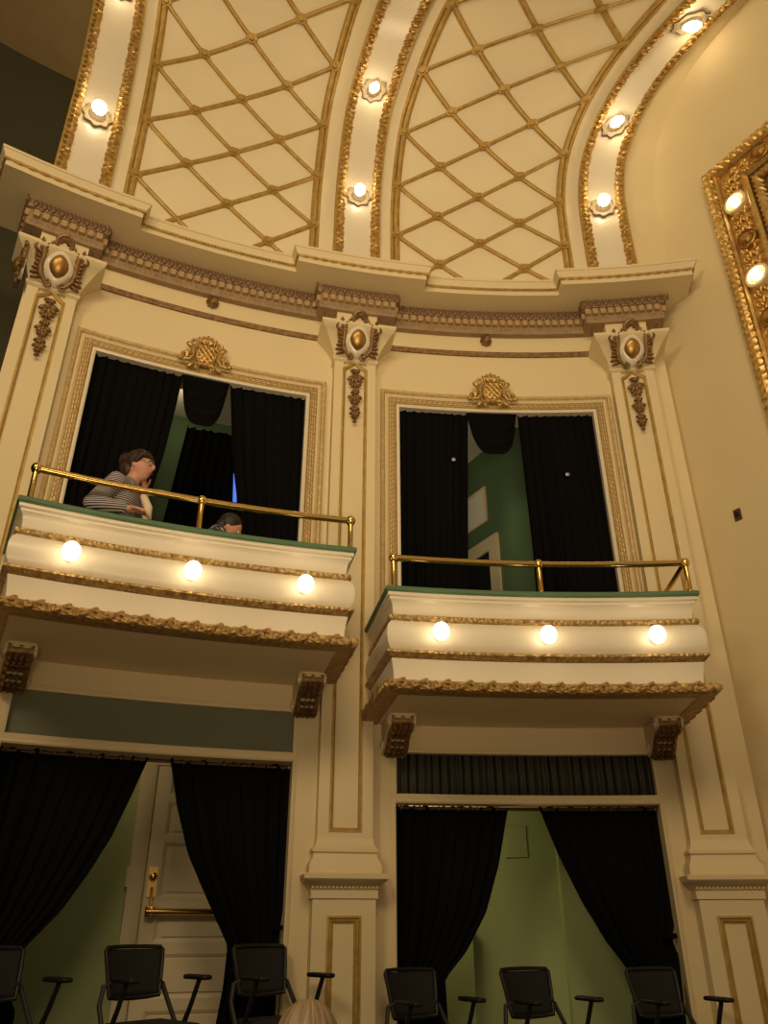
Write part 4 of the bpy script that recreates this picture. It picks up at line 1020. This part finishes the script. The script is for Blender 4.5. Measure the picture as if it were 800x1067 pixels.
def add_hand(mb, wrist, d, up, sc=1.0, curl=.5, thumb=1):
    d = Vector(d).normalized(); up = Vector(up); up = (up - d * up.dot(d)).normalized(); sd = d.cross(up); w0 = Vector(wrist)
    P = lambda x, y, z: w0 + (d * x + sd * y + up * z) * sc
    capsule(mb, [P(0, 0, 0), P(.03, 0, 0)], [.024 * sc, .028 * sc], 10)
    ellipsoid(mb, P(.055, 0, 0), (d * .05 * sc, sd * .042 * sc, up * .017 * sc), 14, 10)
    for i, (y, ln) in enumerate(((-.032, .062), (-.011, .075), (.011, .080), (.031, .070))):
        pts = [P(.085, y, 0)]; a = 0.0; x, z = .085, 0.0
        for sgm in (.45, .32, .26):
            a += curl * (.5 + .12 * i); x += ln * sgm * math.cos(a); z -= ln * sgm * math.sin(a); pts.append(P(x, y * 1.08, z))
        capsule(mb, pts, [.0095 * sc, .009 * sc, .0082 * sc, .007 * sc], 8)
    capsule(mb, [P(.025, .030 * thumb, -.004), P(.05, .055 * thumb, -.012), P(.075, .062 * thumb, -.022), P(.095, .055 * thumb, -.03)], [.013 * sc, .011 * sc, .0095 * sc, .008 * sc], 8)
def person(name_label, loc, rz, arms, head_c, head_yaw, head_pitch, cloth, hair, legs=True, lean=.07, sc=1.0, foot_drop=.48):
    """seated figure, pelvis at the origin, facing +x; arms: {side: (shoulder, elbow, wrist, hand direction, hand up)}"""
    t = thing('person', name_label, 'person', loc, rz)
    Wm = Matrix.Translation(loc) @ Matrix.Rotation(rz, 4, 'Z')
    T = lambda q: Wm @ (Vector(q) * sc)
    TL = lambda L: [T(q) for q in L]
    D3 = lambda q: (Wm.to_3x3() @ Vector(q))
    hip, waist, chest, neck0 = (0, 0, .08), (lean * .3, 0, .22), (lean * .75, 0, .40), (lean * 1.1, 0, .53)
    b = MB()
    capsule(b, TL([neck0, (head_c[0] - .02, head_c[1] * .8, head_c[2] - .07)]), [.058 * sc, .05 * sc], 14)
    def torso(mb, g):
        for w_, L in ((.0, [hip, waist, chest, (lean * 1.05, 0, .49)]), (.07, None)):
            if L: capsule(mb, TL(L), [(.135 + g) * sc, (.115 + g) * sc, (.125 + g) * sc, (.085 + g) * sc], 16)
        for sg in (-1, 1):
            capsule(mb, TL([(0, .07 * sg, .06), (lean * .3, .06 * sg, .22), (lean * .75, .075 * sg, .40), (lean, .09 * sg, .48)]), [(.12 + g) * sc, (.10 + g) * sc, (.105 + g) * sc, (.07 + g) * sc], 14)
    torso(b, -.012)
    for sg, (sh, el, wr, hd, hu) in arms.items():
        capsule(b, TL([(lean, sg * .10, .48), sh, tuple((a + c) / 2 for a, c in zip(sh, el)), el]), [.05 * sc, .055 * sc, .045 * sc, .038 * sc], 12)
        capsule(b, TL([el, tuple(a + (c - a) * .35 for a, c in zip(el, wr)), wr]), [.038 * sc, .040 * sc, .024 * sc], 12)
        add_hand(b, T(wr), D3(hd), D3(hu), sc, .55, -sg)
    tr, Rm = add_head(b, T(head_c), rz + head_yaw, head_pitch, sc)
    if legs:
        for sg in (-1, 1):
            capsule(b, TL([(0, .09 * sg, .02), (.2, .10 * sg, .03), (.42, .10 * sg, .03)]), [.085 * sc, .075 * sc, .052 * sc], 12)
            capsule(b, TL([(.42, .10 * sg, .03), (.43, .10 * sg, -.15), (.41, .10 * sg, -foot_drop + .08)]), [.05 * sc, .052 * sc, .034 * sc], 12)
            capsule(b, TL([(.40, .10 * sg, -foot_drop + .045), (.54, .105 * sg, -foot_drop + .035)]), [.042 * sc, .032 * sc], 10)
    b.build('body', M['skin'], t, 60, remesh=.0065)
    cl = MB(); torso(cl, .012)
    for sg, (sh, el, wr, hd, hu) in arms.items():
        capsule(cl, TL([(lean, sg * .10, .48), sh, tuple((a + c) / 2 for a, c in zip(sh, el)), el]), [.062 * sc, .072 * sc, .062 * sc, .054 * sc], 14)
        w2 = tuple(a + (c - a) * .86 for a, c in zip(el, wr)); capsule(cl, TL([el, tuple(a + (c - a) * .4 for a, c in zip(el, wr)), w2]), [.054 * sc, .054 * sc, .040 * sc], 14)
    cl.build('top', cloth, t, 60, remesh=.009)
    if legs:
        tm = MB(); capsule(tm, TL([(-.02, 0, .03), (.02, 0, .03)]), [.135 * sc, .13 * sc], 14)
        for sg in (-1, 1):
            capsule(tm, TL([(0, .09 * sg, .02), (.2, .10 * sg, .03), (.42, .10 * sg, .03)]), [.105 * sc, .095 * sc, .07 * sc], 12)
            capsule(tm, TL([(.42, .10 * sg, .03), (.43, .10 * sg, -.15), (.41, .10 * sg, -foot_drop + .12)]), [.068 * sc, .066 * sc, .055 * sc], 12)
        tm.build('trousers', M['trousers'], t, 60, remesh=.010)
    f = MB()
    for sg in (-1, 1): ball(f, tr((.083, sg * .029, .016)), .0115 * sc, 12, 8)
    f.build('eyes', M['eye'], t)
    f = MB(); tube(f, [tr((.101 - .06 * y * y * 10, y, -.047)) for y in (-.02, -.01, 0, .01, .02)], [.002, .005, .006, .005, .002], 8); f.build('lips', M['lip'], t)
    h = MB(); hair(h, tr, Rm, sc); return t, tr, Rm, h, T
def hair_updo(h, tr, Rm, sc):
    V = lambda a, b, c: (Rm @ Vector((a, 0, 0)) * sc, Rm @ Vector((0, b, 0)) * sc, Rm @ Vector((0, 0, c)) * sc)
    ellipsoid(h, tr((-.028, 0, .040)), V(.098, .088, .102), 22, 16)
    ellipsoid(h, tr((-.07, 0, -.02)), V(.058, .074, .085), 18, 12)
    ellipsoid(h, tr((-.115, .0, .055)), V(.055, .062, .06), 16, 12)
    ellipsoid(h, tr((-.125, .02, .01)), V(.04, .05, .055), 14, 10)
    for k in range(9):
        y = -.07 + .0175 * k; capsule(h, [tr((.0, y * .9, .125 - y * y * 5)), tr((.055, y * 1.05, .098 - y * y * 4)), tr((.086 - y * y * 6, y, .058))], [.018 * sc, .018 * sc, .009 * sc], 8)
    for sg in (-1, 1): capsule(h, [tr((.03, sg * .078, .06)), tr((.012, sg * .084, .02)), tr((.0, sg * .085, .0))], [.014 * sc, .012 * sc, .006 * sc], 8)
def hair_short(h, tr, Rm, sc):
    V = lambda a, b, c: (Rm @ Vector((a, 0, 0)) * sc, Rm @ Vector((0, b, 0)) * sc, Rm @ Vector((0, 0, c)) * sc)
    ellipsoid(h, tr((-.030, 0, .045)), V(.100, .090, .100), 22, 16)
    ellipsoid(h, tr((-.07, 0, -.02)), V(.055, .074, .085), 18, 12)
def hair_bob(h, tr, Rm, sc):
    V = lambda a, b, c: (Rm @ Vector((a, 0, 0)) * sc, Rm @ Vector((0, b, 0)) * sc, Rm @ Vector((0, 0, c)) * sc)
    ellipsoid(h, tr((-.020, 0, .035)), V(.108, .096, .108), 22, 16)
    ellipsoid(h, tr((-.065, 0, -.045)), V(.062, .092, .10), 18, 12)
    for sg in (-1, 1): ellipsoid(h, tr((-.01, sg * .072, -.02)), V(.045, .028, .09), 14, 10)
# woman at the left balcony
sW, pW = -4.03, .62
t, tr, Rm, h, T = person('woman in striped top and glasses at the left balcony rail, hand at her cheek', wp(sW, pW, 2.41), -sW / RW - R_(12),
    {-1: ((.05, -.185, .47), (-.07, -.265, .25), (.17, -.30, .215), (1, .12, -.05), (0, 0, 1)), 1: ((.07, .175, .47), (.22, .14, .29), (.205, .055, .55), (-.05, -.25, 1), (-1, .1, 0))},
    (.16, 0, .70), R_(-22), R_(6), M['stripes'], hair_updo, True, .10, 1.10, .485)
h.build('hair', M['hair_dark'], t, 60, remesh=.007)
g = MB()
for sg in (-1, 1):
    tube(g, [tr((.098 - .1 * abs(.031 * sg + .021 * math.cos(a)) , .031 * sg + .021 * math.cos(a), .016 + .017 * math.sin(a))) for a in [2 * PI * i / 18 for i in range(19)]], .0032, 6, False)
    tube(g, [tr((.088, sg * .052, .02)), tr((.05, sg * .078, .022)), tr((0, sg * .083, .018))], .003, 6)
tube(g, [tr((.098, -.011, .02)), tr((.102, 0, .022)), tr((.098, .011, .02))], .003, 6); g.build('glasses', M['lens'], t)
g = MB(); capsule(g, [T(q) for q in ((.225, -.05, .44), (.265, -.06, .36), (.27, -.07, .24), (.25, -.07, .14))], [.028, .034, .034, .03], 10); g.build('shirt_front', M['cream_cloth'], t, 60)
# second visitor, bowed low behind the ledge
s2, p2 = -3.30, .50
t, tr, Rm, h, T = person('dark-haired person in patterned clothes bowed low behind the left balcony ledge', wp(s2, p2, 2.285), -s2 / RW - R_(5),
    {-1: ((.13, -.185, .42), (.20, -.27, .20), (.42, -.24, .30), (1, .1, .25), (0, 0, 1)), 1: ((.13, .18, .42), (.24, .20, .18), (.45, .10, .22), (1, -.3, .1), (0, 0, 1))},
    (.27, 0, .58), R_(-8), R_(34), M['floral'], hair_short, True, .17, .95, .42)
h.build('hair', M['hair_black'], t, 60, remesh=.008)
# spectator in the row in front of the camera, seen from behind
t, tr, Rm, h, T = person('grey-blond spectator seen from behind at the bottom edge', (-.228, 2.72, ZC - 1.08), R_(86),
    {-1: ((.02, -.19, .46), (.05, -.24, .20), (.28, -.17, .10), (1, .2, -.1), (0, 0, 1)), 1: ((.02, .19, .46), (.05, .24, .20), (.28, .17, .10), (1, -.2, -.1), (0, 0, 1))},
    (.05, 0, .742), R_(0), R_(3), M['navy'], hair_bob, True, .04, 1.0, .08)
h.build('hair', M['hair_grey'], t, 60, remesh=.007)
